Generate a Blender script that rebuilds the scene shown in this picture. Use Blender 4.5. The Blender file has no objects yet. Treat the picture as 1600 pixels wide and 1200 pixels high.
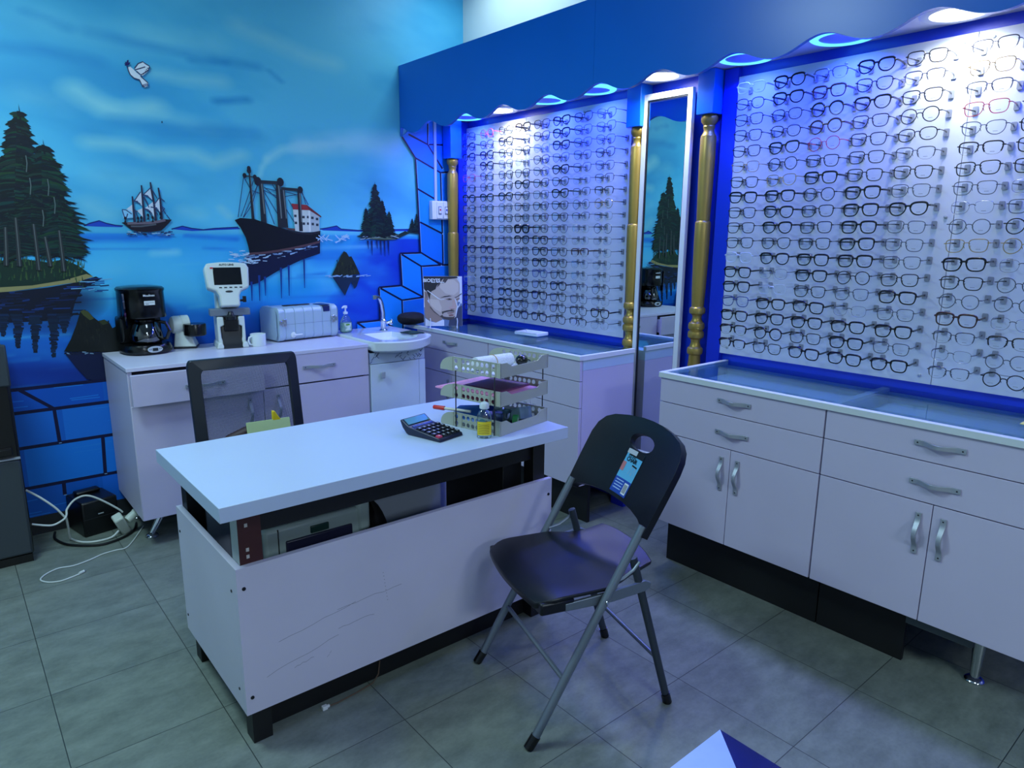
import bpy, bmesh, math, random
import numpy as np
from mathutils import Matrix, Vector, Euler
random.seed(7); RNG = np.random.default_rng(7)
scene = bpy.context.scene
COL = scene.collection
PI = math.pi

def lin(c):
    o = []
    for x in c[:3]:
        x = x/255.0
        o.append(x/12.92 if x <= 0.04045 else ((x+0.055)/1.055)**2.4)
    return tuple(o)

# ------------------------------------------------------------------ camera
YAW, PITCH, ROLL = math.radians(39.998), math.radians(12.094), math.radians(-0.475)
FPX, CAMZ = 1074.43, 1.42
FW = Vector((math.sin(YAW)*math.cos(PITCH), math.cos(YAW)*math.cos(PITCH), -math.sin(PITCH)))
_r = Vector((math.cos(YAW), -math.sin(YAW), 0)); _d = FW.cross(_r)
RT = math.cos(ROLL)*_r + math.sin(ROLL)*_d
DN = -math.sin(ROLL)*_r + math.cos(ROLL)*_d
cam_data = bpy.data.cameras.new('camera'); cam = bpy.data.objects.new('camera', cam_data); COL.objects.link(cam)
cam_data.sensor_width = 36.0; cam_data.lens = 36.0*FPX/1600.0; cam_data.clip_start = 0.02
m3 = Matrix((RT, -DN, -FW)).transposed()
cam.matrix_world = Matrix.Translation((0, 0, CAMZ)) @ m3.to_4x4()
scene.camera = cam

# ------------------------------------------------------------------ world, exposure, lamps of the room
scene.view_settings.view_transform = 'Standard'
scene.view_settings.look = 'None'
scene.view_settings.gamma = 1.0
scene.view_settings.use_curve_mapping = False
scene.view_settings.exposure = 0.52
world = bpy.data.worlds.new('world'); scene.world = world; world.use_nodes = True
world.node_tree.nodes['Background'].inputs[0].default_value = (0.35, 0.5, 0.8, 1)
world.node_tree.nodes['Background'].inputs[1].default_value = 0.05

def area(name, loc, size, power, color, rot=(0, 0, 0), shape='DISK', sy=None, spread=None):
    l = bpy.data.lights.new(name, 'AREA'); l.energy = power; l.color = color; l.shape = shape; l.size = size
    if sy: l.size_y = sy
    if spread: l.spread = spread
    o = bpy.data.objects.new(name, l); COL.objects.link(o); o.location = loc; o.rotation_euler = rot
    return o
# unseen ceiling lamps of the shop, plus one added fill lamp (above and behind the picture)
COOL = (0.62, 0.84, 1.0)
area('ceiling_fill_light', (0.75, 1.35, 2.94), 0.6, 5, COOL, shape='RECTANGLE', sy=0.6)
area('ceiling_fill_light', (-0.3, 2.5, 2.94), 0.6, 33, (0.60, 0.90, 1.0), shape='RECTANGLE', sy=0.6)
area('ceiling_fill_light', (2.50, 3.20, 2.93), 0.3, 4.0, (0.70, 0.95, 1.0), shape='RECTANGLE', sy=0.8)
area('ceiling_fill_light', (0.3, -0.9, 2.94), 0.6, 18, COOL, shape='RECTANGLE', sy=0.6)
area('ceiling_fill_light', (0.3, -3.6, 2.94), 0.8, 60, (0.72, 0.86, 1.0), shape='RECTANGLE', sy=0.8)  # added far lamp, unseen, brightens upright faces and the desk interior
DL_X, DL_Z = 2.655, 2.135
DL_Y = [3.61, 3.28, 2.88, 2.53, 2.12, 1.69, 1.30, 0.93, 0.52]
DL_WHITE = {1, 4, 7}
for i, y in enumerate(DL_Y):
    if i in DL_WHITE:
        area('downlight_light', (DL_X-0.02, y, DL_Z-0.016), 0.13, 2.3, (0.93, 0.97, 1.0), spread=2.6)
    else:
        area('downlight_light', (DL_X-0.02, y, DL_Z-0.016), 0.15, 3.7, (0.03, 0.06, 1.0), spread=2.6)

# ------------------------------------------------------------------ materials
MATS = {}
def mat(name, rgb, rough=0.5, metal=0.0, spec=0.5, var=0.0, vscale=20.0, bump=0.0, bscale=200.0, emit=0.0, coat=0.0, stretch=None):
    if name in MATS: return MATS[name]
    m = bpy.data.materials.new(name); m.use_nodes = True; nt = m.node_tree; b = nt.nodes['Principled BSDF']
    c = lin(rgb) + (1,)
    b.inputs['Base Color'].default_value = c; b.inputs['Roughness'].default_value = rough; b.inputs['Metallic'].default_value = metal
    b.inputs['Specular IOR Level'].default_value = spec
    b.inputs['Coat Weight'].default_value = coat; b.inputs['Coat Roughness'].default_value = 0.1
    if emit > 0:
        b.inputs['Emission Color'].default_value = c; b.inputs['Emission Strength'].default_value = emit
    if var > 0 or bump > 0:
        tc = nt.nodes.new('ShaderNodeTexCoord'); mp = nt.nodes.new('ShaderNodeMapping')
        nt.links.new(tc.outputs['Object'], mp.inputs['Vector'])
        if stretch: mp.inputs['Scale'].default_value = stretch
    if var > 0:
        n = nt.nodes.new('ShaderNodeTexNoise'); n.inputs['Scale'].default_value = vscale; n.inputs['Detail'].default_value = 5
        nt.links.new(mp.outputs['Vector'], n.inputs['Vector'])
        r = nt.nodes.new('ShaderNodeMapRange'); r.inputs['From Min'].default_value = 0.3; r.inputs['From Max'].default_value = 0.7
        r.inputs['To Min'].default_value = 1-var; r.inputs['To Max'].default_value = 1+var
        nt.links.new(n.outputs['Fac'], r.inputs['Value'])
        mx = nt.nodes.new('ShaderNodeVectorMath'); mx.operation = 'SCALE'; mx.inputs[0].default_value = c[:3]
        nt.links.new(r.outputs['Result'], mx.inputs['Scale']); nt.links.new(mx.outputs['Vector'], b.inputs['Base Color'])
    if bump > 0:
        n2 = nt.nodes.new('ShaderNodeTexNoise'); n2.inputs['Scale'].default_value = bscale; n2.inputs['Detail'].default_value = 3
        nt.links.new(mp.outputs['Vector'], n2.inputs['Vector'])
        bp = nt.nodes.new('ShaderNodeBump'); bp.inputs['Strength'].default_value = bump; bp.inputs['Distance'].default_value = 0.002
        nt.links.new(n2.outputs['Fac'], bp.inputs['Height']); nt.links.new(bp.outputs['Normal'], b.inputs['Normal'])
    MATS[name] = m
    return m

def glass_mat(name, rgb, gloss=0.08, rough=0.02, edge=0.6):
    if name in MATS: return MATS[name]
    m = bpy.data.materials.new(name); m.use_nodes = True; nt = m.node_tree; nt.nodes.clear()
    out = nt.nodes.new('ShaderNodeOutputMaterial'); mix = nt.nodes.new('ShaderNodeMixShader')
    tr = nt.nodes.new('ShaderNodeBsdfTransparent'); gl = nt.nodes.new('ShaderNodeBsdfGlossy')
    tr.inputs[0].default_value = lin(rgb)+(1,); gl.inputs['Roughness'].default_value = rough
    lw = nt.nodes.new('ShaderNodeLayerWeight'); lw.inputs['Blend'].default_value = 0.25
    mr = nt.nodes.new('ShaderNodeMapRange'); mr.inputs['To Min'].default_value = gloss; mr.inputs['To Max'].default_value = min(1.0, gloss+edge)
    nt.links.new(lw.outputs['Fresnel'], mr.inputs['Value']); nt.links.new(mr.outputs['Result'], mix.inputs['Fac'])
    nt.links.new(tr.outputs[0], mix.inputs[1]); nt.links.new(gl.outputs[0], mix.inputs[2]); nt.links.new(mix.outputs[0], out.inputs[0])
    MATS[name] = m
    return m

def emit_mat(name, color, strength):
    if name in MATS: return MATS[name]
    m = bpy.data.materials.new(name); m.use_nodes = True; nt = m.node_tree; nt.nodes.clear()
    out = nt.nodes.new('ShaderNodeOutputMaterial'); e = nt.nodes.new('ShaderNodeEmission')
    e.inputs[0].default_value = tuple(color)+(1,); e.inputs[1].default_value = strength
    nt.links.new(e.outputs[0], out.inputs[0]); MATS[name] = m
    return m

def attr_mat(name, rough=0.5, spec=0.4, bump=0.0):
    m = bpy.data.materials.new(name); m.use_nodes = True; nt = m.node_tree; b = nt.nodes['Principled BSDF']
    a = nt.nodes.new('ShaderNodeVertexColor'); a.layer_name = 'Col'
    nt.links.new(a.outputs['Color'], b.inputs['Base Color']); b.inputs['Roughness'].default_value = rough
    b.inputs['Specular IOR Level'].default_value = spec
    if bump:
        tc = nt.nodes.new('ShaderNodeTexCoord'); n2 = nt.nodes.new('ShaderNodeTexNoise'); n2.inputs['Scale'].default_value = 60; n2.inputs['Detail'].default_value = 4
        nt.links.new(tc.outputs['Object'], n2.inputs['Vector'])
        bp = nt.nodes.new('ShaderNodeBump'); bp.inputs['Strength'].default_value = bump; bp.inputs['Distance'].default_value = 0.003
        nt.links.new(n2.outputs['Fac'], bp.inputs['Height']); nt.links.new(bp.outputs['Normal'], b.inputs['Normal'])
    return m

# ------------------------------------------------------------------ mesh builder
class MB:
    def __init__(s): s.v = []; s.f = []; s.m = []; s.M = Matrix(); s.mi = 0
    def add(s, vs, fs, mi=None):
        o = len(s.v)
        s.v += [tuple(s.M @ Vector(p)) for p in vs]
        s.f += [tuple(i+o for i in f) for f in fs]; s.m += [s.mi if mi is None else mi]*len(fs)
        return s
    def box(s, x0, x1, y0, y1, z0, z1, mi=None):
        vs = [(x, y, z) for z in (z0, z1) for y in (y0, y1) for x in (x0, x1)]
        return s.add(vs, [(0, 2, 3, 1), (4, 5, 7, 6), (0, 1, 5, 4), (2, 6, 7, 3), (0, 4, 6, 2), (1, 3, 7, 5)], mi)
    def frustum(s, c0, w0, d0, z0, c1, w1, d1, z1, mi=None):
        vs = [(c0[0]+a*w0/2, c0[1]+b*d0/2, z0) for b in (-1, 1) for a in (-1, 1)]+[(c1[0]+a*w1/2, c1[1]+b*d1/2, z1) for b in (-1, 1) for a in (-1, 1)]
        return s.add(vs, [(0, 2, 3, 1), (4, 5, 7, 6), (0, 1, 5, 4), (2, 6, 7, 3), (0, 4, 6, 2), (1, 3, 7, 5)], mi)
    def tube(s, pts, r, n=8, closed=False, mi=None, sx=1.0):
        P = [Vector(p) for p in pts]; k = len(P); rs = r if isinstance(r, (list, tuple)) else [r]*k
        vs = []; fs = []; ref = None
        for i in range(k):
            a = P[(i-1) % k] if (closed or i > 0) else P[i]; b = P[(i+1) % k] if (closed or i < k-1) else P[i]
            t = (b-a).normalized()
            if ref is None:
                ref = Vector((0, 0, 1)) if abs(t.z) < 0.9 else Vector((1, 0, 0))
            u = (ref - t*ref.dot(t)).normalized(); ref = u; w = t.cross(u)
            for j in range(n):
                an = 2*PI*j/n
                vs.append(P[i] + (u*math.cos(an)*sx + w*math.sin(an))*rs[i])
        segs = k if closed else k-1
        for i in range(segs):
            for j in range(n):
                a = i*n+j; b = i*n+(j+1) % n; c = ((i+1) % k)*n+(j+1) % n; d = ((i+1) % k)*n+j
                fs.append((a, b, c, d))
        if not closed:
            fs.append(tuple(range(n))[::-1]); fs.append(tuple((k-1)*n+j for j in range(n)))
        return s.add(vs, fs, mi)
    def lathe(s, prof, n=24, c=(0, 0, 0), axis='z', mi=None, cap=True):
        vs = []; fs = []
        for (r, z) in prof:
            for j in range(n):
                an = 2*PI*j/n; x, y = r*math.cos(an), r*math.sin(an)
                p = {'z': (x, y, z), 'y': (x, z, y), 'x': (z, x, y)}[axis]
                vs.append((p[0]+c[0], p[1]+c[1], p[2]+c[2]))
        for i in range(len(prof)-1):
            for j in range(n):
                fs.append((i*n+j, i*n+(j+1) % n, (i+1)*n+(j+1) % n, (i+1)*n+j))
        if cap:
            fs.append(tuple(range(n))[::-1]); fs.append(tuple((len(prof)-1)*n+j for j in range(n)))
        return s.add(vs, fs, mi)
    def prism(s, pts, h0, h1, ax='xy', mi=None):
        f = {'xy': lambda a, b, h: (a, b, h), 'xz': lambda a, b, h: (a, h, b), 'yz': lambda a, b, h: (h, a, b)}[ax]
        n = len(pts); vs = [f(a, b, h0) for a, b in pts]+[f(a, b, h1) for a, b in pts]
        fs = [tuple(range(n)), tuple(range(n, 2*n))[::-1]]+[(i, i+n, (i+1) % n+n, (i+1) % n) for i in range(n)]
        return s.add(vs, fs, mi)
    def grid(s, fn, nu, nv, mi=None, wrap=False):
        vs = [fn(i/(nu-1) if not wrap else i/nu, j/(nv-1)) for i in range(nu) for j in range(nv)]
        fs = []
        for i in range(nu if wrap else nu-1):
            for j in range(nv-1):
                a = i*nv+j; b = ((i+1) % nu)*nv+j
                fs.append((a, b, b+1, a+1))
        return s.add(vs, fs, mi)
    def ellipsoid(s, c, r, nu=16, nv=10, mi=None):
        return s.lathe([(max(1e-4, math.sin(PI*i/nv)), -math.cos(PI*i/nv)) for i in range(nv+1)], nu, mi=mi) if c is None else \
            s.add([(c[0]+r[0]*math.sin(PI*i/nv)*math.cos(2*PI*j/nu), c[1]+r[1]*math.sin(PI*i/nv)*math.sin(2*PI*j/nu), c[2]-r[2]*math.cos(PI*i/nv)) for i in range(nv+1) for j in range(nu)],
                  [(i*nu+j, i*nu+(j+1) % nu, (i+1)*nu+(j+1) % nu, (i+1)*nu+j) for i in range(nv) for j in range(nu)], mi)
    def mesh(s, name, mats, smooth=True, inv=None, weld=True):
        me = bpy.data.meshes.new(name)
        vs = [tuple(inv @ Vector(p)) for p in s.v] if inv is not None else s.v
        me.from_pydata(vs, [], s.f)
        for m in (mats if isinstance(mats, (list, tuple)) else [mats]): me.materials.append(m)
        me.polygons.foreach_set('material_index', s.m)
        bm = bmesh.new(); bm.from_mesh(me)
        if weld: bmesh.ops.remove_doubles(bm, verts=bm.verts, dist=1e-6)
        bmesh.ops.recalc_face_normals(bm, faces=bm.faces); bm.to_mesh(me); bm.free()
        if smooth:
            me.polygons.foreach_set('use_smooth', [True]*len(me.polygons))
            me.set_sharp_from_angle(angle=math.radians(38))
        me.update()
        return me
    def build(s, name, mats, parent=None, smooth=True, bevel=0.0, seg=2, weld=True):
        inv = None
        if parent is not None and parent.name in TM: inv = TM[parent.name]
        me = s.mesh(name, mats, smooth, inv, weld)
        o = bpy.data.objects.new(name, me); COL.objects.link(o)
        if parent is not None:
            o.parent = parent
            if inv is not None: TM[o.name] = inv
        if bevel > 0:
            b = o.modifiers.new('bevel', 'BEVEL'); b.width = bevel; b.segments = seg; b.limit_method = 'ANGLE'; b.angle_limit = math.radians(40)
        return o
TM = {}          # inverse world matrix of things whose parts are written in world coordinates

def tag(o, label, cat, group=None, kind=None):
    if kind: o['kind'] = kind
    if label: o['label'] = label
    if cat: o['category'] = cat
    if group: o['group'] = group
    return o
def thing(name, label, cat, loc=(0, 0, 0), rz=0.0, group=None, world=True):
    o = bpy.data.objects.new(name, None); COL.objects.link(o); o.empty_display_size = 0.05
    o.location = loc; o.rotation_euler = (0, 0, rz)
    tag(o, label, cat, group)
    if world: TM[o.name] = (Matrix.Translation(loc) @ Matrix.Rotation(rz, 4, 'Z')).inverted()
    return o
def struct(o): o['kind'] = 'structure'; return o
def dup(src, parent=None):
    c = src.copy(); COL.objects.link(c)
    if parent is not None: c.parent = parent
    for ch in src.children: dup(ch, c)
    return c
def part(name, shape, m, parent, bevel=0.0, smooth=True, **kw):
    mb = MB(); shape(mb); return mb.build(name, m, parent, smooth, bevel, **kw)

def text(string, name, m, parent, size, matrix, extrude=0.0002, align='CENTER', bold=0.0, xs=1.0):
    cu = bpy.data.curves.new(name, 'FONT'); cu.body = string; cu.size = size; cu.extrude = extrude; cu.align_x = align; cu.align_y = 'CENTER'; cu.offset = bold
    o = bpy.data.objects.new(name+'_source', cu); COL.objects.link(o); bpy.context.view_layer.update()
    dg = bpy.context.evaluated_depsgraph_get(); me = bpy.data.meshes.new_from_object(o.evaluated_get(dg))
    bpy.data.objects.remove(o); bpy.data.curves.remove(cu)
    M = matrix @ Matrix.Diagonal((xs, 1, 1, 1))
    if parent is not None and parent.name in TM: M = TM[parent.name] @ M
    me.transform(M); me.materials.clear(); me.materials.append(m); me.name = name
    t = bpy.data.objects.new(name, me); COL.objects.link(t); t.parent = parent
    return t
def frame_mat(o, xa, ya):
    x = Vector(xa).normalized(); z = x.cross(Vector(ya)).normalized(); y = z.cross(x)
    M = Matrix((x, y, z)).transposed().to_4x4(); M.translation = o
    return M

YW, XW = 3.833, 2.787      # planes of the painted wall and of the display wall
def W(u, v):
    q = RT*(u-800)+DN*(v-600)+FW*FPX; t = YW/q.y
    return (q.x*t, CAMZ+q.z*t)
# ================================================================== SETTING
def floor_mat():
    m = bpy.data.materials.new('floor_tile'); m.use_nodes = True; nt = m.node_tree; b = nt.nodes['Principled BSDF']; L = nt.links
    tc = nt.nodes.new('ShaderNodeTexCoord'); sp = nt.nodes.new('ShaderNodeSeparateXYZ'); L.new(tc.outputs['Object'], sp.inputs[0])
    def mth(op, a, v=None, v2=None):
        n = nt.nodes.new('ShaderNodeMath'); n.operation = op
        if isinstance(a, float): n.inputs[0].default_value = a
        else: L.new(a, n.inputs[0])
        if v is not None:
            if isinstance(v, float): n.inputs[1].default_value = v
            else: L.new(v, n.inputs[1])
        if v2 is not None: n.inputs[2].default_value = v2
        return n.outputs[0]
    def edge(o, off):
        a = mth('DIVIDE', mth('SUBTRACT', o, off), 0.4); f = mth('FRACT', a); d = mth('ABSOLUTE', mth('SUBTRACT', f, 0.5))
        return mth('GREATER_THAN', d, 0.5-0.0032), mth('FLOOR', a)
    ex, fx = edge(sp.outputs['X'], 1.721-4.0); ey, fy = edge(sp.outputs['Y'], 1.185-4.0)
    g = mth('MAXIMUM', ex, ey)
    cell = nt.nodes.new('ShaderNodeCombineXYZ'); L.new(fx, cell.inputs[0]); L.new(fy, cell.inputs[1])
    wn = nt.nodes.new('ShaderNodeTexWhiteNoise'); L.new(cell.outputs[0], wn.inputs['Vector'])
    mp = nt.nodes.new('ShaderNodeMapping'); mp.inputs['Scale'].default_value = (1.0, 1.8, 1.0); L.new(tc.outputs['Object'], mp.inputs['Vector'])
    ad = nt.nodes.new('ShaderNodeVectorMath'); ad.operation = 'ADD'; L.new(mp.outputs[0], ad.inputs[0]); L.new(wn.outputs['Color'], ad.inputs[1])
    n1 = nt.nodes.new('ShaderNodeTexNoise'); n1.inputs['Scale'].default_value = 8; n1.inputs['Detail'].default_value = 9; n1.inputs['Roughness'].default_value = 0.68; L.new(ad.outputs[0], n1.inputs['Vector'])
    n2 = nt.nodes.new('ShaderNodeTexNoise'); n2.inputs['Scale'].default_value = 90; n2.inputs['Detail'].default_value = 3; L.new(tc.outputs['Object'], n2.inputs['Vector'])
    cr = nt.nodes.new('ShaderNodeValToRGB'); e = cr.color_ramp.elements
    e[0].position = 0.30; e[0].color = lin((98, 106, 98))+(1,); e[1].position = 0.72; e[1].color = lin((130, 138, 128))+(1,)
    mm = mth('MULTIPLY_ADD', n2.outputs['Fac'], 0.18, -0.09); L.new(mth('ADD', n1.outputs['Fac'], mm), cr.inputs[0])
    mix = nt.nodes.new('ShaderNodeMix'); mix.data_type = 'RGBA'; L.new(g, mix.inputs['Factor']); L.new(cr.outputs[0], mix.inputs[6]); mix.inputs[7].default_value = lin((54, 60, 58))+(1,)
    L.new(mix.outputs[2], b.inputs['Base Color']); b.inputs['Roughness'].default_value = 0.42; b.inputs['Specular IOR Level'].default_value = 0.35
    bp = nt.nodes.new('ShaderNodeBump'); bp.inputs['Strength'].default_value = 0.15; bp.inputs['Distance'].default_value = 0.002; L.new(n1.outputs['Fac'], bp.inputs['Height']); L.new(bp.outputs[0], b.inputs['Normal'])
    return m
RX0, RY0, CEIL = -1.9, -5.2, 2.96
pale_wall = mat('pale_wall_paint', (214, 226, 222), 0.6, var=0.03, vscale=4)
white_wall = mat('room_wall_paint', (200, 206, 204), 0.7, var=0.03, vscale=4)
blue_wall = mat('blue_wall_paint', (22, 62, 215), 0.32, var=0.05, vscale=5)
struct(part('floor', lambda b: b.box(RX0, XW, RY0, YW, -0.06, 0.0), floor_mat(), None))
struct(part('ceiling', lambda b: b.box(RX0, XW, RY0, YW, CEIL, CEIL+0.06), white_wall, None))
struct(part('wall_left', lambda b: b.box(RX0-0.08, RX0, RY0, YW, 0, CEIL), white_wall, None))
struct(part('wall_front', lambda b: b.box(RX0, XW, RY0-0.08, RY0, 0, CEIL), white_wall, None))
b = MB(); b.box(XW, XW+0.1, RY0, YW, 2.15, CEIL, 0); b.box(XW, XW+0.1, RY0, YW, 0, 2.15, 1)
struct(b.build('wall_right', [pale_wall, blue_wall], smooth=False))

# ---------------------------------------------------------------- the painted wall
def vnoise(x, y, seed, sc):
    r = np.random.default_rng(seed).random((257, 257)); X = x*sc+57.3; Y = y*sc+31.7
    xi = np.floor(X).astype(int); yi = np.floor(Y).astype(int); fx = X-xi; fy = Y-yi
    fx = fx*fx*(3-2*fx); fy = fy*fy*(3-2*fy); xi %= 256; yi %= 256
    return (r[xi, yi]*(1-fx)+r[xi+1, yi]*fx)*(1-fy)+(r[xi, yi+1]*(1-fx)+r[xi+1, yi+1]*fx)*fy
def fbm(x, y, seed, sc, o=4):
    t = 0; a = 0.5
    for k in range(o): t = t+a*vnoise(x, y, seed+k, sc*2**k); a *= 0.5
    return t
GX0, GX1, GZ0, GZ1 = RX0, XW, 0.0, CEIL
NX, NZ = 470, 300
gx, gz = np.meshgrid(np.linspace(GX0, GX1, NX), np.linspace(GZ0, GZ1, NZ), indexing='ij')
HOR = 1.425
stops = [(0.55, (10, 52, 150)), (0.72, (10, 58, 158)), (0.82, (12, 74, 180)), (0.92, (20, 100, 205)), (1.03, (40, 140, 226)), (1.15, (86, 186, 240)), (1.30, (78, 180, 240)),
         (1.40, (52, 160, 232)), (1.424, (46, 150, 230)), (1.426, (112, 200, 246)), (1.6, (98, 186, 238)), (2.0, (78, 170, 226)), (2.5, (70, 162, 216)), (3.0, (74, 166, 218))]
zz = np.array([s[0] for s in stops]); cc = np.array([s[1] for s in stops], float)
warp = gz+np.where(gz < HOR, 0.05*(fbm(gx*0.35, gz*3, 5, 3)-0.47), 0)
warp = np.where((gz < HOR) & (warp > 1.4245), 1.4245, warp)
PC = np.stack([np.interp(warp, zz, cc[:, k]) for k in range(3)], -1)
def blend(mask, col):
    global PC
    PC = PC*(1-mask[..., None])+np.array(col, float)*mask[..., None]
def stroke(px, rad, col, alpha=0.6, seed=1, soft=1.0, aniso=1.0, world=False, lo=None, hi=None):
    P = [p if world else W(*p) for p in px]; d = np.full(gx.shape, 9.0)
    for (x0, z0), (x1, z1) in zip(P[:-1], P[1:]) if len(P) > 1 else [(P[0], P[0])]:
        dx, dz = x1-x0, (z1-z0)*aniso; L = dx*dx+dz*dz+1e-9
        t = np.clip(((gx-x0)*dx+(gz-z0)*aniso*dz)/L, 0, 1)
        d = np.minimum(d, np.hypot(gx-x0-t*dx, (gz-z0)*aniso-t*dz))
    m = np.clip(1-(d/rad), 0, 1)**soft*alpha
    m = m*np.clip(0.25+1.5*fbm(gx*0.6, gz*1.6, seed, 9), 0, 1)
    if lo is not None: m = m*(gz > lo)
    if hi is not None: m = m*(gz < hi)
    blend(m, col)
# broad washes of the sky
n = fbm(gx*0.5-0.25*gz, gz*1.3+0.3*gx, 11, 2.2, 5)
blend(np.clip((n-0.47)*3, 0, 0.55)*(gz > HOR), (120, 200, 238)); blend(np.clip((0.45-n)*3, 0, 0.5)*(gz > HOR), (52, 140, 205))
CLOUD = (158, 205, 228)
for k, (px, r, a) in enumerate([([(118, 140), (140, 155), (165, 168), (200, 176), (240, 168)], .10, .8), ([(165, 168), (240, 178), (330, 200)], .09, .45), ([(245, 115), (290, 124), (345, 128)], .08, .6),
        ([(140, 222), (200, 226), (235, 240), (300, 240), (335, 255), (375, 243)], .075, .7), ([(375, 42), (420, 62), (480, 90), (520, 100)], .10, .55), ([(230, 55), (330, 70)], .12, .3),
        ([(160, 275), (260, 290)], .12, .35), ([(140, 320), (165, 335)], .09, .5), ([(290, 330), (310, 335)], .07, .6), ([(345, 325), (358, 338)], .04, .6), ([(40, 150), (90, 160)], .12, .3), ([(60, 30), (200, 60)], .2, .25)]):
    stroke(px, r, CLOUD, a, 20+k, 0.8, 1.6, lo=HOR)
for k, (px, r, a) in enumerate([([(42, 18), (75, 30), (105, 44)], .05, .55), ([(140, 50), (215, 68), (300, 85), (400, 104)], .06, .45), ([(0, 72), (70, 78), (150, 96)], .07, .5), ([(300, 95), (352, 98)], .04, .6), ([(340, 158), (385, 156)], .05, .75), ([(180, 190), (290, 200), (390, 205)], .08, .4), ([(250, 210), (400, 215)], .1, .35), ([(420, 110), (440, 128)], .03, .5)]):
    stroke(px, r, (40, 128, 200), a, 50+k, 0.9, 1.8, lo=HOR)
# smoke of the cargo ship
stroke([(406, 274), (409, 262), (418, 248)], .022, (170, 214, 236), .8, 70, 0.7); stroke([(418, 248), (440, 234), (480, 228)], .035, (160, 208, 236), .8, 71, 0.7)
stroke([(470, 230), (520, 224), (575, 222), (620, 226)], .085, (168, 206, 238), .85, 72, 0.8); stroke([(560, 226), (610, 235)], .12, (150, 200, 246), .6, 73, 0.9)
# sea: blue swells, light patches, the dark right-hand water
for k in range(90):
    x = RNG.uniform(-1.8, 2.2); z = 0.62+(HOR-0.63)*RNG.random()**0.8; l = RNG.uniform(.05, .3)
    stroke([(x-l, z), (x+l, z+RNG.uniform(-.012, .012))], RNG.uniform(.008, .02), [(20, 96, 205), (110, 196, 240), (24, 80, 190), (60, 160, 232)][k % 4], RNG.uniform(.2, .55), 100+k, 1, 1.4, world=True, hi=HOR)
for k, (px, r, col, a) in enumerate([([(120, 372), (200, 372), (260, 368)], .035, (24, 104, 214), .8), ([(290, 368), (370, 374)], .02, (26, 100, 212), .8), ([(240, 396), (275, 394)], .035, (150, 210, 242), .8), ([(150, 420), (185, 420)], .06, (120, 196, 238), .6),
        ([(180, 405), (320, 440)], .14, (100, 196, 242), .5), ([(270, 440), (330, 470)], .10, (96, 190, 240), .5), ([(250, 490), (390, 500)], .08, (16, 92, 200), .6), ([(270, 520), (330, 525)], .05, (10, 70, 180), .5),
        ([(590, 400), (640, 430), (640, 470)], .20, (10, 56, 196), .95), ([(560, 440), (600, 470)], .16, (12, 62, 200), .9), ([(540, 480), (590, 495)], .14, (12, 60, 196), .9), ([(630, 385), (650, 390)], .10, (12, 60, 200), .8), ([(500, 400), (560, 395)], .10, (22, 110, 218), .6),
        ([(510, 372), (560, 366), (640, 364)], .04, (90, 180, 240), .7), ([(500, 388), (600, 384)], .02, (150, 205, 245), .6), ([(400, 375), (360, 395)], .05, (60, 170, 236), .5), ([(405, 455), (480, 450)], .10, (24, 150, 226), .7), ([(20, 500), (70, 520)], .06, (24, 92, 196), .5), ([(30, 545), (100, 555)], .06, (40, 120, 215), .6), ([(20, 580), (150, 585)], .07, (8, 44, 140), .7), ([(0, 465), (120, 470)], .14, (6, 22, 60), .85), ([(0, 500), (110, 505)], .09, (8, 30, 84), .6)]):
    stroke(px, r, col, a, 300+k, 0.75, 1.3, hi=HOR)
blend(np.clip((gx-2.05)/0.25, 0, 1)*(gz < 1.40)*0.8, (10, 52, 190))

PC = np.where((gz > HOR)[..., None], PC*np.array([.95, 1.06, .99]), PC*np.array([.9, 1.03, 1.0]))
verts = np.stack([gx, np.full(gx.shape, YW), gz], -1).reshape(-1, 3)
ii, jj = np.meshgrid(np.arange(NX-1), np.arange(NZ-1), indexing='ij'); a0 = (ii*NZ+jj).ravel()
base_faces = np.stack([a0, a0+NZ, a0+NZ+1, a0+1], -1)
def lin_np(c):
    c = np.clip(c, 0, 255)/255.0
    return np.where(c <= 0.04045, c/12.92, ((c+0.055)/1.055)**2.4)
base_cols = lin_np(PC.reshape(-1, 3))

class Paint:                                  # brush work laid over the wall as thin coats of paint
    def __init__(s): s.v = []; s.f = []; s.c = []; s.lay = 0
    def poly(s, pts, col, world=False):
        P = [p if world else W(*p) for p in pts]; o = len(s.v); s.lay += 1; y = YW-0.0004-0.0000016*s.lay
        s.v += [(x, y, z) for x, z in P]; s.f.append(tuple(range(o, o+len(P)))); s.c.append(lin(col))
    def line(s, pts, w, col, world=False, w1=None):
        P = [p if world else W(*p) for p in pts]; n = len(P); w1 = w if w1 is None else w1
        L = []; R = []
        for i, (x, z) in enumerate(P):
            a = P[max(0, i-1)]; b = P[min(n-1, i+1)]; dx, dz = b[0]-a[0], b[1]-a[1]; l = math.hypot(dx, dz)+1e-9
            ww = (w+(w1-w)*i/max(1, n-1))/2; nx, nz = -dz/l*ww, dx/l*ww
            L.append((x+nx, z+nz)); R.append((x-nx, z-nz))
        for i in range(n-1): s.poly([L[i], L[i+1], R[i+1], R[i]], col, True)
    def blob(s, c, rx, rz, col, n=10): 
        x, z = W(*c); s.poly([(x+rx*math.cos(2*PI*k/n), z+rz*math.sin(2*PI*k/n)) for k in range(n)], col, True)
PT = Paint()
def Q(ox, oy, s, pts): return [(ox+a/s, oy+b/s) for a, b in pts]
def jit(c, k): return tuple(max(0, min(255, x+random.uniform(-k, k))) for x in c)

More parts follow.
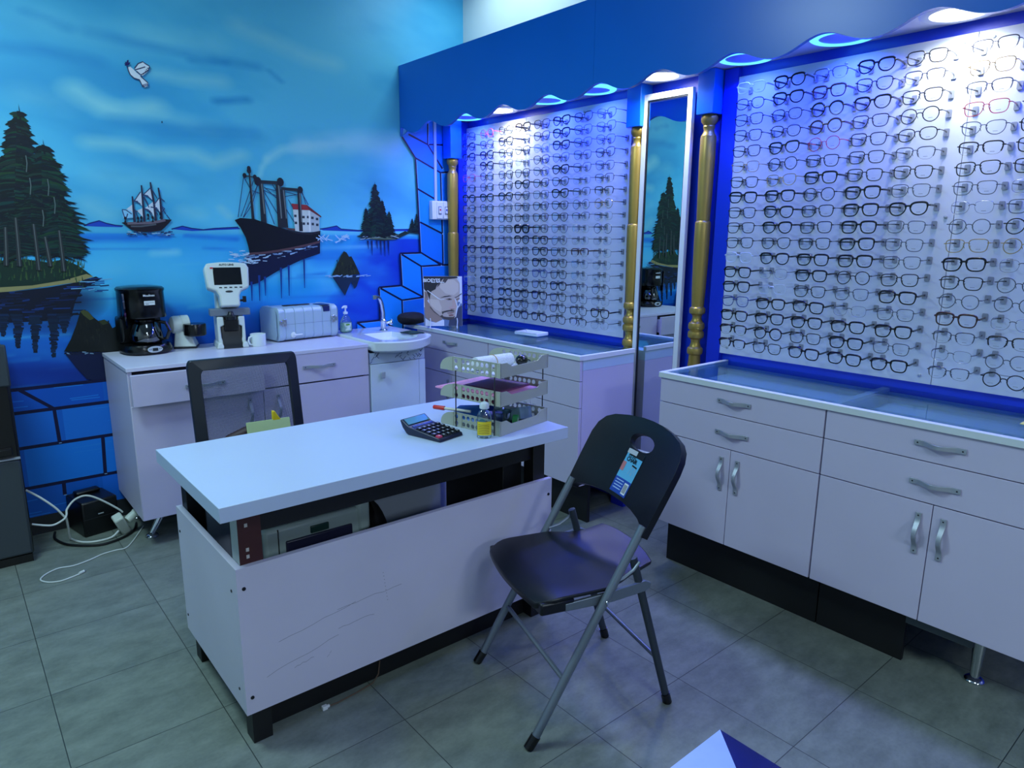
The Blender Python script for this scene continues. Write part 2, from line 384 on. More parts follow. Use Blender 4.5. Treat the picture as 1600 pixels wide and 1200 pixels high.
# distant hills along the horizon
HILL = (24, 70, 190)
for pts in ([(131, 353), (140, 349), (155, 345), (166, 349), (180, 352), (192, 353), (190, 355), (150, 354)], [(268, 358), (285, 353.5), (300, 357), (318, 359), (335, 357), (372, 355), (376, 358), (300, 361)], [(500, 358), (512, 356), (526, 353), (533, 358), (560, 360), (650, 358), (650, 361), (560, 362), (505, 360)]):
    PT.poly(pts, HILL); PT.line(pts[:len(pts)-2], .006, (16, 40, 120))
# ---- conifers
def conifer(top, bot, half, dens=70, lean=0.0, green=0.35, start=0.06, dark=(6, 22, 30)):
    xt, zt = W(*top); xb, zb = W(*bot); H = zt-zb; hw = half
    for k in range(dens):
        t = start+(1-start)*(k/dens)**0.9; z = zt-H*t; xc = xt+(xb-xt)*t; wd = hw*(0.10+0.95*t**0.8)*random.uniform(.75, 1.1)
        for sgn in (-1, 1):
            for q in range(3):
                l = wd*random.uniform(.45, 1.08); th = H*random.uniform(.010, .02)+.004; dz = -l*random.uniform(.02, .42)
                c = jit((14, 52, 44), 10) if random.random() < green else jit(dark, 6)
                PT.poly([(xc-sgn*wd*.15, z+th), (xc+sgn*l*.55, z+th*.7+dz*.35), (xc+sgn*l, z+dz), (xc+sgn*l*.5, z-th+dz*.3), (xc-sgn*wd*.15, z-th)], c, True)
    PT.poly([(xt-.004, zt-H*.12), (xt, zt+.008), (xt+.004, zt-H*.12)], dark, True)
# island of the big grove, its beach and its reflection
isl = [(-48, 440), (-30, 425), (0, 408), (40, 405), (75, 410), (100, 405), (122, 415), (135, 424), (145, 432), (120, 440), (70, 447), (20, 455), (-30, 458)]
refl = [(-45, 458), (20, 456), (75, 449), (110, 443), (150, 432), (158, 436), (128, 452), (118, 470), (112, 492), (104, 500), (0, 505), (-45, 500)]
PT.poly(refl, (7, 16, 38))
for k in range(60):
    x = random.uniform(-45, 122); y = 456+random.random()*46
    PT.line([(x, y), (x+random.uniform(8, 30), y-random.uniform(0, 3))], .006, random.choice([(8, 24, 60), (6, 12, 26), (14, 48, 110), (9, 30, 74)]))
for tx, ln in ((5, 525), (28, 545), (55, 552), (84, 560), (100, 520), (-20, 530), (-38, 520)):          # mirrored crowns
    for k in range(26):
        y = 492+(ln-492)*k/26; w = (12-9*k/26)
        PT.line([(tx-w*random.uniform(.6, 1.1), y), (tx+w*random.uniform(.6, 1.1), y+random.uniform(-1, 1))], .009, random.choice([(8, 24, 52), (10, 34, 60), (12, 40, 78)]))
for k in range(34):
    x = random.uniform(95, 158); y = 436+random.random()*24
    PT.line([(x, y), (x+random.uniform(6, 22), y-random.uniform(0, 2))], .004, random.choice([(10, 24, 60), (20, 60, 130), (120, 180, 220)]))
PT.poly(isl, (20, 46, 36))
PT.poly([(-44, 452), (0, 449), (50, 446), (100, 438), (135, 428), (146, 432), (120, 441), (70, 448), (20, 455), (-30, 459)], (150, 140, 92))
for k in range(160):
    x = random.uniform(-42, 132); y = 408+random.random()*32+max(0, (x-100)*.35)*random.random()
    PT.line([(x, y), (x+random.uniform(-2, 2), y-random.uniform(4, 12))], .006, random.choice([(20, 52, 38), (30, 70, 44), (56, 84, 44), (14, 40, 40), (70, 92, 52)]), w1=.001)
for (tt, tb, hf, gr) in (((8, 237), (4, 385), .13, .25), ((-22, 262), (-24, 388), .12, .25), ((29, 165), (32, 375), .165, .3), ((-42, 300), (-40, 392), .09, .25), ((67, 220), (78, 392), .185, .4), ((50, 300), (58, 395), .14, .35), ((14, 330), (18, 392), .12, .25), ((92, 300), (98, 398), .11, .5)):
    conifer(tt, tb, hf, 64, green=gr)
for (x0, y0, x1, y1) in ((8, 355, 9, 415), (24, 340, 30, 416), (52, 350, 60, 422), (70, 370, 78, 416), (92, 360, 99, 424), (-26, 362, -24, 420), (-40, 370, -40, 416)):
    PT.line([(x0, y0), ((x0+x1)/2+1, (y0+y1)/2), (x1, y1)], .012, (40, 46, 50), w1=.02); PT.line([(x0, y0), (x1+1, y1)], .004, (92, 96, 96))
for (x, y) in ((40, 255), (46, 290), (84, 320), (66, 340), (74, 292)): PT.line([(x, y-12), (x+2, y), (x+1, y+14)], .004, (90, 104, 104))
# ---- tree islet on the right, with its little neighbour
PT.poly([(556, 369), (575, 364), (605, 362), (622, 366), (632, 361), (640, 364), (618, 374), (598, 376), (570, 373)], (30, 50, 44))
for k in range(26): PT.line([(560+random.random()*60, 366+random.random()*8), (566+random.random()*60, 366+random.random()*8)], .005, random.choice([(160, 190, 200), (90, 110, 90), (20, 40, 60)]))
for tx in (574, 580, 588, 594, 600, 606): PT.line([(tx, 376), (tx+1, 376+random.uniform(10, 26))], .012, (10, 30, 90), w1=.002)
for (tt, tb, hf) in (((585, 285), (588, 368), .085), ((571, 325), (573, 368), .05), ((596, 312), (598, 368), .06), ((607, 330), (607, 366), .05), ((590, 306), (588, 368), .07)):
    conifer(tt, tb, hf, 40, green=.3)
PT.poly([(634, 361), (645, 358), (654, 359), (654, 366), (640, 364)], (20, 40, 50))
for (tt, tb, hf) in (((643, 342), (643, 362), .03), ((650, 334), (650, 362), .035), ((654, 340), (654, 362), .03)): conifer(tt, tb, hf, 20)
# ---- rocks
ROCK = (14, 20, 20)
PT.poly(Q(0, 300, 4, [(400, 1000), (640, 1000), (820, 1000), (820, 1200), (640, 1190), (540, 1165), (470, 1090)]), (10, 24, 66))
PT.poly(Q(0, 300, 4, [(398, 997), (440, 920), (475, 830), (500, 745), (520, 735), (548, 745), (580, 780), (612, 805), (650, 796), (680, 815), (700, 850), (730, 835), (760, 815), (820, 830), (820, 1000)]), ROCK)
PT.poly(Q(0, 300, 4, [(500, 745), (520, 735), (548, 745), (585, 790), (560, 800), (520, 770)]), (72, 76, 40)); PT.poly(Q(0, 300, 4, [(612, 805), (650, 796), (680, 818), (640, 830)]), (50, 58, 32))
for k in range(30):
    x = 480+random.random()*200; y = 790+random.random()*180; PT.line(Q(0, 300, 4, [(x, y), (x+random.uniform(-8, 20), y+random.uniform(20, 60))]), .006, random.choice([(30, 36, 28), (8, 12, 14), (24, 28, 24)]), w1=.001)
for k in range(14): PT.line(Q(0, 300, 4, [(400+k*16, 1002+random.uniform(-4, 10)), (424+k*16, 1004+random.uniform(-4, 12))]), .005, random.choice([(120, 150, 180), (10, 20, 50)]))
PT.poly(Q(400, 300, 4, [(470, 525), (648, 520), (625, 590), (612, 606), (590, 560), (552, 648), (520, 600)]), (22, 44, 70))
PT.poly(Q(400, 300, 4, [(470, 520), (500, 460), (525, 400), (545, 370), (562, 378), (577, 404), (592, 402), (612, 440), (646, 514), (560, 522)]), (34, 42, 32))
for k in range(26):
    x = 495+random.random()*120; y = 420+random.random()*80; PT.line(Q(400, 300, 4, [(x, y), (x+random.uniform(-12, 12), y+random.uniform(14, 34))]), .006, random.choice([(62, 70, 36), (14, 20, 22), (44, 52, 34), (18, 24, 26)]), w1=.001)
for k in range(22): 
    x = 420+random.random()*270; PT.line(Q(400, 300, 4, [(x, 518+random.random()*14), (x+random.uniform(12, 40), 516+random.random()*14)]), .004, (150, 190, 225))
# ---- sailing ship
S = lambda pts: Q(180, 280, 12.63, pts)
for sail in ([(330, 500), (340, 690), (220, 610), (215, 590)], [(515, 245), (530, 540), (440, 440), (360, 435)], [(535, 570), (545, 760), (440, 640), (400, 630)], [(690, 190), (740, 430), (640, 330), (540, 310)], [(745, 440), (770, 760), (690, 640), (570, 580)], [(870, 360), (900, 680), (820, 570), (690, 550)]):
    PT.poly(S(sail), (206, 216, 232)); PT.line(S([sail[2], sail[3]]), .006, (70, 80, 110))
PT.poly(S([(215, 590), (300, 620), (360, 700), (340, 760), (150, 780), (130, 610)]), (140, 200, 236))
for m_ in ([(330, 340), (375, 855)], [(508, 120), (545, 560), (570, 850)], [(685, 60), (700, 180), (760, 500), (795, 830)], [(842, 170), (880, 400), (912, 800)]): PT.line(S(m_), .007, (44, 44, 70), w1=.011)
for l_ in ([(125, 600), (200, 605), (320, 690)], [(345, 430), (400, 435), (490, 490)], [(545, 310), (640, 340), (720, 420)], [(570, 580), (640, 600), (720, 680)], [(690, 550), (770, 560), (900, 690)], [(130, 610), (185, 780)], [(490, 250), (370, 430)], [(690, 170), (545, 310)], [(700, 180), (820, 380)], [(550, 350), (660, 560)], [(880, 340), (740, 530)], [(890, 380), (970, 440)], [(910, 540), (970, 580), (920, 640)], [(1000, 700), (1070, 790)], [(900, 540), (990, 690)], [(560, 340), (640, 500)], [(780, 620), (830, 700)], [(240, 680), (200, 800)], [(380, 600), (440, 760)], [(660, 640), (740, 780)]):
    PT.line(S(l_), .0045, (50, 66, 110))
PT.poly(S([(115, 862), (150, 850), (230, 862), (400, 855), (600, 845), (800, 820), (960, 790), (1110, 798), (1050, 870), (960, 960), (900, 1012), (700, 1042), (450, 1042), (310, 995), (210, 920), (160, 885)]), (30, 22, 34))
PT.line(S([(230, 872), (420, 870), (650, 862), (830, 840), (980, 806)]), .012, (112, 98, 112)); PT.line(S([(300, 930), (500, 930), (800, 890)]), .008, (84, 86, 96))
for (x, y) in ((190, 800), (440, 800), (505, 790), (640, 740), (730, 790), (885, 720)):
    PT.blob(S([(x, y-30)])[0], .006, .008, (24, 22, 40)); PT.poly(S([(x-24, y+60), (x, y-20), (x+28, y+60)]), (30, 28, 46))
for k in range(34):
    x = random.uniform(200, 1100); y = random.uniform(1030, 1110); PT.line(S([(x, y), (x+random.uniform(30, 90), y+random.uniform(-8, 8))]), .005, random.choice([(40, 60, 110), (150, 190, 220), (70, 110, 170), (28, 36, 70)]))
# ---- cargo ship
S = lambda pts: Q(360, 255, 8.273, pts)
PT.poly([(384, 398), (430, 394), (470, 383), (499, 372), (499, 396), (470, 406), (432, 424), (402, 442), (388, 446), (385, 420)], (14, 22, 58))
for k in range(60):
    x = random.uniform(375, 492); y = 402-(x-385)*.24+random.uniform(-6, 12); PT.line([(x, y), (x+random.uniform(5, 16), y-random.uniform(0, 4))], .005, random.choice([(170, 200, 226), (120, 150, 190), (14, 20, 50), (60, 90, 140)]))
for k in range(40):
    x = random.uniform(355, 412); y = 400+random.uniform(-8, 12); PT.line([(x, y), (x+random.uniform(4, 12), y+random.uniform(-2, 2))], .004, (190, 215, 235))
for tx, y0, y1 in ((404, 430, 470), (413, 432, 462), (438, 418, 466), (450, 414, 462), (474, 405, 450), (392, 440, 470)):
    PT.line([(tx, y0), (tx+1, y1)], .012, (18, 60, 140), w1=.004)
PT.poly(S([(800, 600), (1010, 610), (1140, 690), (1142, 885), (930, 892), (830, 875)]), (214, 220, 218))
PT.poly(S([(1005, 610), (1140, 690), (1142, 885), (1020, 890)]), (188, 198, 204))
PT.poly(S([(780, 522), (980, 540), (1168, 688), (1160, 702), (1010, 608), (800, 598)]), (166, 54, 58)); PT.poly(S([(980, 540), (1168, 688), (1160, 702), (1010, 608)]), (120, 44, 52))
for (x, y) in ((815, 665), (920, 680), (980, 680), (1035, 690), (1095, 705), (822, 755), (925, 765), (982, 765), (1040, 770), (1098, 780)): PT.poly(S([(x, y), (x+32, y+2), (x+32, y+34), (x, y+32)]), (50, 60, 74))
PT.line(S([(1010, 610), (1022, 890)]), .01, (236, 238, 236))
RIG = [((700, 370), (860, 410)), ((700, 430), (860, 405)), ((430, 310), (600, 460)), ((420, 350), (600, 430)), ((430, 320), (590, 360)), ((410, 340), (610, 670)), ((440, 470), (560, 790)), ((690, 560), (815, 760)), ((740, 470), (800, 580)), ((905, 370), (1000, 540)), ((915, 360), (965, 530)), ((165, 165), (92, 700)), ((300, 200), (130, 690)), ((340, 290), (160, 700)), ((170, 190), (260, 350), (370, 390)), ((265, 545), (165, 700)), ((530, 270), (580, 350)), ((340, 290), (280, 520))]
for l_ in RIG: PT.line(S(l_), .004, (44, 66, 110))
for (p0, p1, w0, w1) in (((387, 262), (425, 775), .022, .032), ((605, 262), (645, 835), .026, .034), ((668, 340), (708, 835), .022, .028), ((878, 360), (905, 880), .02, .022), ((232, 60), (286, 730), .008, .016)):
    PT.line(S([p0, p1]), w0, (40, 44, 52), w1=w1); PT.line(S([(p0[0]+8, p0[1]), (p1[0]+8, p1[1]-120)]), w0*.3, (120, 128, 132), w1=w1*.2)
for (p0, p1, w0) in (((350, 240), (640, 258), .018), ((645, 328), (905, 350), .016), ((165, 160), (310, 182), .006)): PT.line(S([p0, p1]), w0, (44, 50, 60))
for (x, y, r) in ((345, 235, .02), (637, 245, .02), (893, 345, .016), (175, 160, .011), (307, 180, .011), (230, 66, .01), (232, 100, .012)): PT.blob(S([(x, y)])[0], r, r*1.2, (36, 36, 48))
PT.poly(S([(46, 735), (120, 708), (300, 722), (450, 772), (640, 835), (740, 860), (830, 880), (930, 896), (1030, 898), (1155, 872), (1150, 1012), (1000, 1052), (800, 1096), (600, 1132), (430, 1156), (240, 1170), (225, 1080), (190, 960), (120, 830)]), (12, 15, 24))
PT.poly(S([(640, 838), (830, 884), (930, 898), (1030, 900), (1155, 874), (1153, 900), (1030, 926), (830, 905)]), (36, 36, 46)); PT.line(S([(240, 1172), (430, 1158), (600, 1134), (800, 1098), (1000, 1054), (1150, 1014)]), .012, (96, 66, 72))
PT.poly(S([(690, 835), (825, 845), (830, 875), (740, 858)]), (98, 60, 62))
for k in range(20):
    x = random.uniform(492, 540); PT.line([(x, 372+random.uniform(-5, 8)), (x+random.uniform(4, 12), 370+random.uniform(-5, 8))], .006, (170, 208, 238))
# ---- dove with a twig
S = lambda pts: Q(0, 0, 4, pts); WH = (226, 232, 238)
PT.poly(S([(838, 430), (860, 400), (890, 388), (905, 400), (930, 415), (920, 450), (890, 475), (872, 470), (850, 445)]), WH)
PT.poly(S([(795, 425), (810, 418), (828, 432), (850, 455), (875, 475), (900, 500), (922, 520), (922, 540), (900, 548), (885, 535), (868, 500), (835, 490), (812, 470), (800, 445)]), WH)
for l_ in ([(795, 425), (800, 445), (812, 470), (835, 490), (868, 500), (885, 535), (900, 546)], [(838, 430), (860, 400), (890, 388), (905, 400)], [(838, 440), (872, 430), (905, 420)], [(850, 447), (878, 470), (905, 455), (925, 440), (932, 418)], [(875, 478), (900, 500), (922, 520)], [(905, 400), (932, 416)]): PT.line(S(l_), .005, (60, 66, 100))
for k in range(5): PT.line(S([(885+k*8, 530-k*2), (888+k*8, 548-k*2)]), .004, (60, 66, 100)); PT.line(S([(925-k*7, 430+k*9), (915-k*6, 428+k*9)]), .004, (60, 66, 100))
PT.line(S([(795, 425), (785, 400), (800, 378)]), .004, (30, 30, 90))
for (x, y) in ((775, 400), (780, 388), (800, 385), (810, 395), (795, 378), (778, 412), (805, 404)): PT.line(S([(790, 404), (x, y)]), .009, (34, 30, 96), w1=.003)
PT.poly(S([(1005, 760), (1012, 758), (1013, 770), (1007, 772)]), (20, 30, 60))
# ---- painted stone blocks
BL, BT, BD, OUT, HI = (14, 118, 226), (22, 142, 238), (10, 98, 205), (8, 14, 60), (150, 200, 245)
def block(pts, col): PT.poly(pts, col)
def mort(pts, w=.0115):
    PT.line([(x+.9, y+.7) for x, y in pts], w*.7, HI); PT.line(pts, w, OUT)
for pts, col in (([(627, 214), (690, 150), (730, 150), (730, 500), (691, 500), (691, 412), (657, 396), (651, 300), (648, 247)], BL), ([(648, 247), (687, 270), (691, 366), (655, 347)], BT), ([(667, 226), (690, 262), (687, 270), (648, 247), (627, 214), (637, 210)], BL),
                 ([(624, 396), (657, 395), (688, 414), (657, 416)], BT), ([(624, 396), (657, 416), (660, 465), (627, 447)], BT), ([(657, 416), (720, 412), (720, 464), (660, 465)], BL),
                 ([(591, 449), (626, 446), (660, 464), (627, 469)], BT), ([(591, 449), (627, 469), (629, 517), (593, 502)], BT), ([(627, 469), (690, 462), (730, 462), (730, 540), (629, 530)], BL),
                 ([(557, 504), (595, 500), (625, 518), (580, 520)], BT), ([(557, 504), (580, 520), (582, 545), (558, 530)], BT)): block(pts, col)
for l_ in ([(627, 214), (648, 247), (651, 300), (656, 396)], [(637, 210), (667, 226), (697, 227)], [(648, 247), (687, 270), (700, 269)], [(667, 190), (667, 226), (690, 264)], [(687, 270), (690, 366), (691, 413)], [(651, 295), (690, 318)], [(655, 347), (690, 365)], [(624, 396), (657, 395), (688, 414), (720, 413)], [(624, 396), (657, 416), (688, 414)], [(657, 416), (660, 465)], [(624, 396), (627, 447)], [(591, 449), (626, 446), (660, 464), (720, 463)], [(591, 449), (627, 469), (662, 464)], [(627, 469), (629, 530)], [(591, 449), (593, 502)], [(557, 504), (595, 500), (625, 518)], [(557, 504), (580, 520)]): mort(l_)
ztop = W(30, 608)[1]; z1 = W(84, 638)[1]; z2 = W(93, 691)[1]; z3 = W(100, 752)[1]
PT.poly([(RX0, 0.09), (2.3, 0.09), (2.3, ztop), (RX0, ztop)], (12, 96, 200), True)
for r_, (za, zb, off) in enumerate(((ztop, z1, -.55), (z1, z2, -.25), (z2, z3, .08), (z3, .09, -.12))):
    x = RX0+.05+((off+2) % .5)
    while x < 2.3:
        PT.poly([(x, zb), (min(2.3, x+.48), zb), (min(2.3, x+.48), za), (x, za)], jit(random.choice([(16, 110, 214), (12, 88, 190), (18, 118, 222)]), 6), True)
        for k in range(5):
            xx = x+random.random()*.35; z_ = zb+(za-zb)*random.random(); PT.line([(xx, z_), (xx+.12, z_+random.uniform(-.004, .004))], .004, (30, 128, 226), True)
        x += .5
for z_ in (ztop, z1, z2, z3): PT.line([(RX0, z_), (2.3, z_)], .016, OUT, True)
mort([(30, 609), (84, 638), (93, 691)], .016); mort([(160, 682), (164, 739)], .016); mort([(99, 752), (101, 772)], .016)
for x, za, zb in ((-.25, z1, z2), (-.6, ztop, z1), (.02, z2, z3), (-.45, z2, z3), (-1.2, z1, z2), (-1.5, ztop, z1), (.98, z1, z2), (1.4, z2, z3), (1.9, z1, z2)): PT.line([(x, za), (x, zb)], .016, OUT, True)

me = bpy.data.meshes.new('wall_back'); nb = len(verts)
allv = [tuple(p) for p in verts]+PT.v
allf = [tuple(int(i) for i in f) for f in base_faces]+[tuple(i+nb for i in f) for f in PT.f]
o_ = len(allv); allv += [(x, YW+0.1, z) for z in (GZ0, GZ1) for x in (GX0, GX1)]; allf += [(o_, o_+1, o_+3, o_+2)]
me.from_pydata(allv, [], allf)
ca = me.color_attributes.new('Col', 'FLOAT_COLOR', 'CORNER')
arr = np.ones((len(me.loops), 4), np.float32); nbf = len(base_faces)
arr[:nbf*4, :3] = base_cols[base_faces.ravel()]
k = nbf*4
for f, c in zip(PT.f, PT.c): arr[k:k+len(f), :3] = c; k += len(f)
ca.data.foreach_set('color', arr.ravel())
me.materials.append(attr_mat('mural_paint', 0.42, 0.35, 0.12)); me.update()
wb = bpy.data.objects.new('wall_back', me); COL.objects.link(wb); struct(wb)
struct(part('baseboard_back', lambda b: b.box(RX0, 2.3, YW-.012, YW-.003, 0, .09), mat('dark_baseboard', (30, 34, 40), 0.5), None))
# ================================================================== CANOPY, LIGHTS, PILLARS, MIRROR
canopy_blue = mat('canopy_blue_gloss', (4, 104, 208), 0.28, var=0.03, vscale=3)
soffit_m = mat('soffit_white', (205, 210, 222), 0.5)
XC = 2.307
ORD = ['first', 'second', 'third', 'fourth', 'fifth', 'sixth', 'seventh', 'eighth', 'ninth', 'tenth', 'eleventh', 'twelfth', 'thirteenth', 'fourteenth', 'fifteenth', 'sixteenth', 'seventeenth', 'eighteenth']
can = thing('canopy', 'long glossy blue canopy with a scalloped lower edge above the display wall', 'canopy', (XC, YW, 2.0))
def scal(y):
    # two waves of the jigsawn edge
    ph = (3.508-y)/0.3285
    f = 0.5+0.5*math.cos(2*PI*ph)
    return 2.020+0.045*f**1.15+0.006*(YW-y)/2.8
def fascia(y1, y0):
    def sh(b):
        n = max(8, int((y1-y0)/0.012)); pts = [(y1-(y1-y0)*i/n, scal(y1-(y1-y0)*i/n)) for i in range(n+1)]
        if y1 > 3.8: pts[0] = (y1, 2.012)
        b.prism(pts+[(y0, 2.413), (y1, 2.413)], XC, XC+0.018, 'yz')
    return sh
part('fascia_board', fascia(YW-.002, 2.2205), canopy_blue, can, smooth=False)
part('fascia_board', fascia(2.2195, -0.6), canopy_blue, can, smooth=False)
part('soffit_panel', lambda b: b.box(XC+.018, XW-.002, -0.6, YW-.002, DL_Z+.004, DL_Z+.022), soffit_m, can)
part('top_panel', lambda b: b.box(XC+.018, XW-.002, -0.6, YW-.002, 2.395, 2.413), canopy_blue, can)
dl_trim = mat('downlight_trim_white', (215, 220, 228), 0.35)
white_glow = emit_mat('downlight_white_glow', (0.93, 0.97, 1.0), 9.0)
cyan_glow = emit_mat('downlight_blue_ring_glow', (0.10, 0.55, 1.0), 1.5)
dl_dim = mat('downlight_dim_lens', (150, 160, 225), 0.3)
for i, y in enumerate(DL_Y):
    w = i in DL_WHITE
    g = 'lit white downlights in the canopy' if w else 'blue ringed downlights in the canopy'
    lab = {0: 'round blue ringed downlight nearest the painted wall', 1: 'bright white downlight above the left glasses display', 2: 'blue ringed downlight just right of the leftmost white light', 3: 'blue ringed downlight just left of the mirror',
           4: 'bright white downlight above the tall mirror', 5: 'blue ringed downlight just right of the mirror', 6: 'blue ringed downlight above the middle of the right display', 7: 'bright white downlight above the right glasses display', 8: 'blue ringed downlight at the right end of the canopy'}[i]
    t = thing('downlight', lab, 'downlight', (DL_X-.02, y, DL_Z), group=g, world=False)
    part('trim_ring', lambda b: b.lathe([(.112, .0035), (.112, -.003), (.106, -.007), (.082, -.007), (.080, -.002), (.080, .0035)], 40, cap=False), dl_trim if w else cyan_glow, t)
    part('lens', lambda b: b.lathe([(.0001, -.004), (.081, -.004), (.081, .003)], 40, cap=False), white_glow if w else dl_dim, t)

gold = mat('gold_paint', (176, 148, 70), 0.36, metal=0.55, var=0.06, vscale=14, stretch=(1, 1, .2))
light_blue = mat('capital_blue_paint', (10, 108, 226), 0.3)
deep_blue = mat('plinth_blue_paint', (16, 44, 190), 0.35)
def pillar(x, y, zc, zb, lab, base, z0=0.0):
    # y,x centre; capital block from zc to the soffit, turned shaft, plinth
    t = thing('pillar', lab, 'pillar', (x, y, z0), group='gold turned pillars')
    part('capital_block', lambda b: b.box(x-.043, x+.043, y-.043, y+.043, zc, DL_Z+.003), light_blue, t, 0.002)
    H = zc
    R = .0345
    prof = [(.030, zc), (.035, zc-.006), (.037, zc-.016), (.035, zc-.030), (.027, zc-.040), (.024, zc-.046), (.026, zc-.050), (.0245, zc-.056), (.022, zc-.066), (.026, zc-.078), (.031, zc-.086), (.034, zc-.092), (.0335, zc-.095), (.0350, zc-.10),
            (.0352, zc-.20), (.0325, zc-.35), (.030, zc-.452), (.0295, zc-.458), (.0335, zc-.462), (.0352, zc-.470), (.0352, zc-.56), (.0345, zc-.62), (.0318, zc-.76), (.0285, zc-.842), (.0275, zc-.848)]
    def bead(z, h, r): return [(r-.008, z), (r-.002, z-h*.12), (r, z-h*.35), (r, z-h*.65), (r-.002, z-h*.88), (r-.008, z-h)]
    z = zc-.850
    for h, r, gap in ((.034, .0365, .038), (.036, .0375, .004), (.036, .0375, .042), (.036, .0365, .002)):
        prof += bead(z, h, r); z -= h
        if gap > .01: prof += [(.024, z-.004), (.021, z-gap*.35), (.021, z-gap*.5), (.025, z-gap*.8)]
        z -= gap
    prof += [(.027, z-.004), (.030, z-.06), (.0335, z-.24), (.0345, z-.40), (.034, z-.47), (.030, z-.49), (.028, z-.51), (.028, max(zb+.30, z-.60)), (.033, max(zb+.2, z-.7)), (.034, zb)]
    prof = [p for p in prof if p[1] >= zb]
    if prof[-1][1] > zb: prof.append((.030, zb))
    part('turned_shaft', lambda b: b.lathe(prof, 40, (x, y, 0)), gold, t)
    if base: part('plinth', lambda b: b.box(x-.044, x+.044, y-.044, y+.044, z0, zb), deep_blue, t, 0.002)
    return t
pillar(2.743, 2.325, 1.945, .16, 'gold turned pillar left of the mirror, on a blue plinth', True)
pillar(2.743, 1.919, 1.955, .16, 'gold turned pillar right of the mirror', True)
pillar(2.652, 3.772, 1.902, .871, 'gold turned pillar behind the poster in the corner', False, 0.871)
blue_trim = mat('blue_filler_paint', (14, 50, 205), 0.3)
struct(part('trim_1', lambda b: b.box(2.702, XW-.001, 3.775, YW-.004, .871, DL_Z), blue_trim, None))
struct(part('trim_2', lambda b: b.box(2.762, XW-.001, 1.80, 1.868, 0, DL_Z), blue_trim, None))

mr = thing('mirror', 'tall mirror in a white frame between two gold pillars', 'mirror', (2.745, 2.15, .30), math.radians(0.0))
white_frame = mat('mirror_white_frame', (222, 228, 230), 0.35)
MX = 2.742; MYAW = math.radians(0.85)
mrot = Matrix.Translation((MX, 2.15, 0)) @ Matrix.Rotation(MYAW, 4, 'Z')
def mframe(b):
    b.M = mrot
    for (y0, y1, z0, z1) in ((.116, .141, .30, 2.085), (-.141, -.116, .30, 2.085), (-.116, .116, 2.058, 2.085), (-.116, .116, .30, .33)): b.box(-.012, .012, y0, y1, z0, z1)
part('mirror_frame', mframe, white_frame, mr, 0.002)
def mrebate(b):
    b.M = mrot
    for (y0, y1, z0, z1) in ((.110, .116, .33, 2.058), (-.116, -.110, .33, 2.058), (-.11, .11, 2.052, 2.058)): b.box(-.007, .010, y0, y1, z0, z1)
part('mirror_rebate', mrebate, mat('mirror_black_rebate', (24, 26, 34), 0.4), mr)
silver_glass = mat('mirror_silver', (215, 226, 228), 0.0, metal=1.0)
def mgl(b):
    b.M = mrot; b.box(-.002, .004, -.111, .111, .33, 2.056)
part('mirror_glass', mgl, silver_glass, mr, smooth=False)
def mback(b):
    b.M = mrot; b.box(.005, .018, -.13, .13, .31, 2.07)
part('mirror_backing', mback, mat('mirror_backing_board', (30, 90, 190), 0.6), mr)

# ================================================================== COUNTERS
lam = mat('lilac_white_laminate', (200, 194, 217), 0.38, var=0.025, vscale=3, spec=0.45)
lam_edge = mat('cabinet_edge_white', (214, 222, 224), 0.4)
steel = mat('brushed_handle_steel', (172, 178, 188), 0.34, metal=0.45)
dark_screw = mat('screw_dark', (40, 42, 48), 0.4, metal=0.6)
chrome = mat('chrome', (205, 210, 216), 0.12, metal=1.0)
dark_gap = mat('cabinet_inside_dark', (40, 38, 48), 0.8)
case_glass = glass_mat('counter_glass', (222, 240, 244), 0.03)
case_in = mat('display_case_inner_laminate', (190, 212, 228), 0.45)

def handle(parent, p0, p1, out, name='handle'):
    # bow handle: two flat feet and an arched bar; p0,p1 ends on the front, out = outward unit vector
    P0, P1, o = Vector(p0), Vector(p1), Vector(out); d = (P1-P0); L = d.length; d.normalize(); s = d.cross(o)
    b = MB(); n = 20
    def f(i, k):
        t = i
        a = 0 if t < .14 or t > .86 else 0.5-0.5*math.cos(2*PI*(t-.14)/.72)
        hgt = .004+.020*a**.8; w = .0085 if (t < .14 or t > .86) else .0085-.0018*math.sin(PI*(t-.14)/.72)
        th = .0022+.0028*a
        c = P0+d*(L*t)+o*hgt
        q = [(-w, -th), (-w, th), (w, th), (w, -th)][k]
        return c+s*q[0]+o*q[1]
    vs = [tuple(f(i/n, k)) for i in range(n+1) for k in range(4)]
    fs = [(i*4+k, i*4+(k+1) % 4, (i+1)*4+(k+1) % 4, (i+1)*4+k) for i in range(n) for k in range(4)]+[(0, 1, 2, 3), (n*4+3, n*4+2, n*4+1, n*4)]
    b.add(vs, fs, 0)
    for t in (.065, .935):
        c = P0+d*(L*t)+o*.0066; u = d; ring = [tuple(c+u*.0026*math.cos(2*PI*k/8)+s*.0026*math.sin(2*PI*k/8)) for k in range(8)]+[tuple(c+o*.0006+u*.0022*math.cos(2*PI*k/8)+s*.0022*math.sin(2*PI*k/8)) for k in range(8)]
        b.add(ring, [tuple(range(8, 16))]+[(k, (k+1) % 8, 8+(k+1) % 8, 8+k) for k in range(8)], 1)
    o2 = b.build(name, [steel, dark_screw], parent, True, 0.0012)
    return o2
def chrome_leg(parent, x, y, h, dx=.03, dy=-.03):
    b = MB(); b.tube([(x+dx, y+dy, h), (x+dx*.8, y+dy*.8, h*.55), (x, y, .016)], [.024, .019, .014], 14); b.lathe([(.0001, 0), (.028, 0), (.030, .006), (.026, .012), (.014, .018), (.0001, .018)], 20, (x, y, 0)); b.box(x+dx-.03, x+dx+.03, y+dy-.03, y+dy+.03, h-.006, h)
    return b.build('leg', chrome, parent)
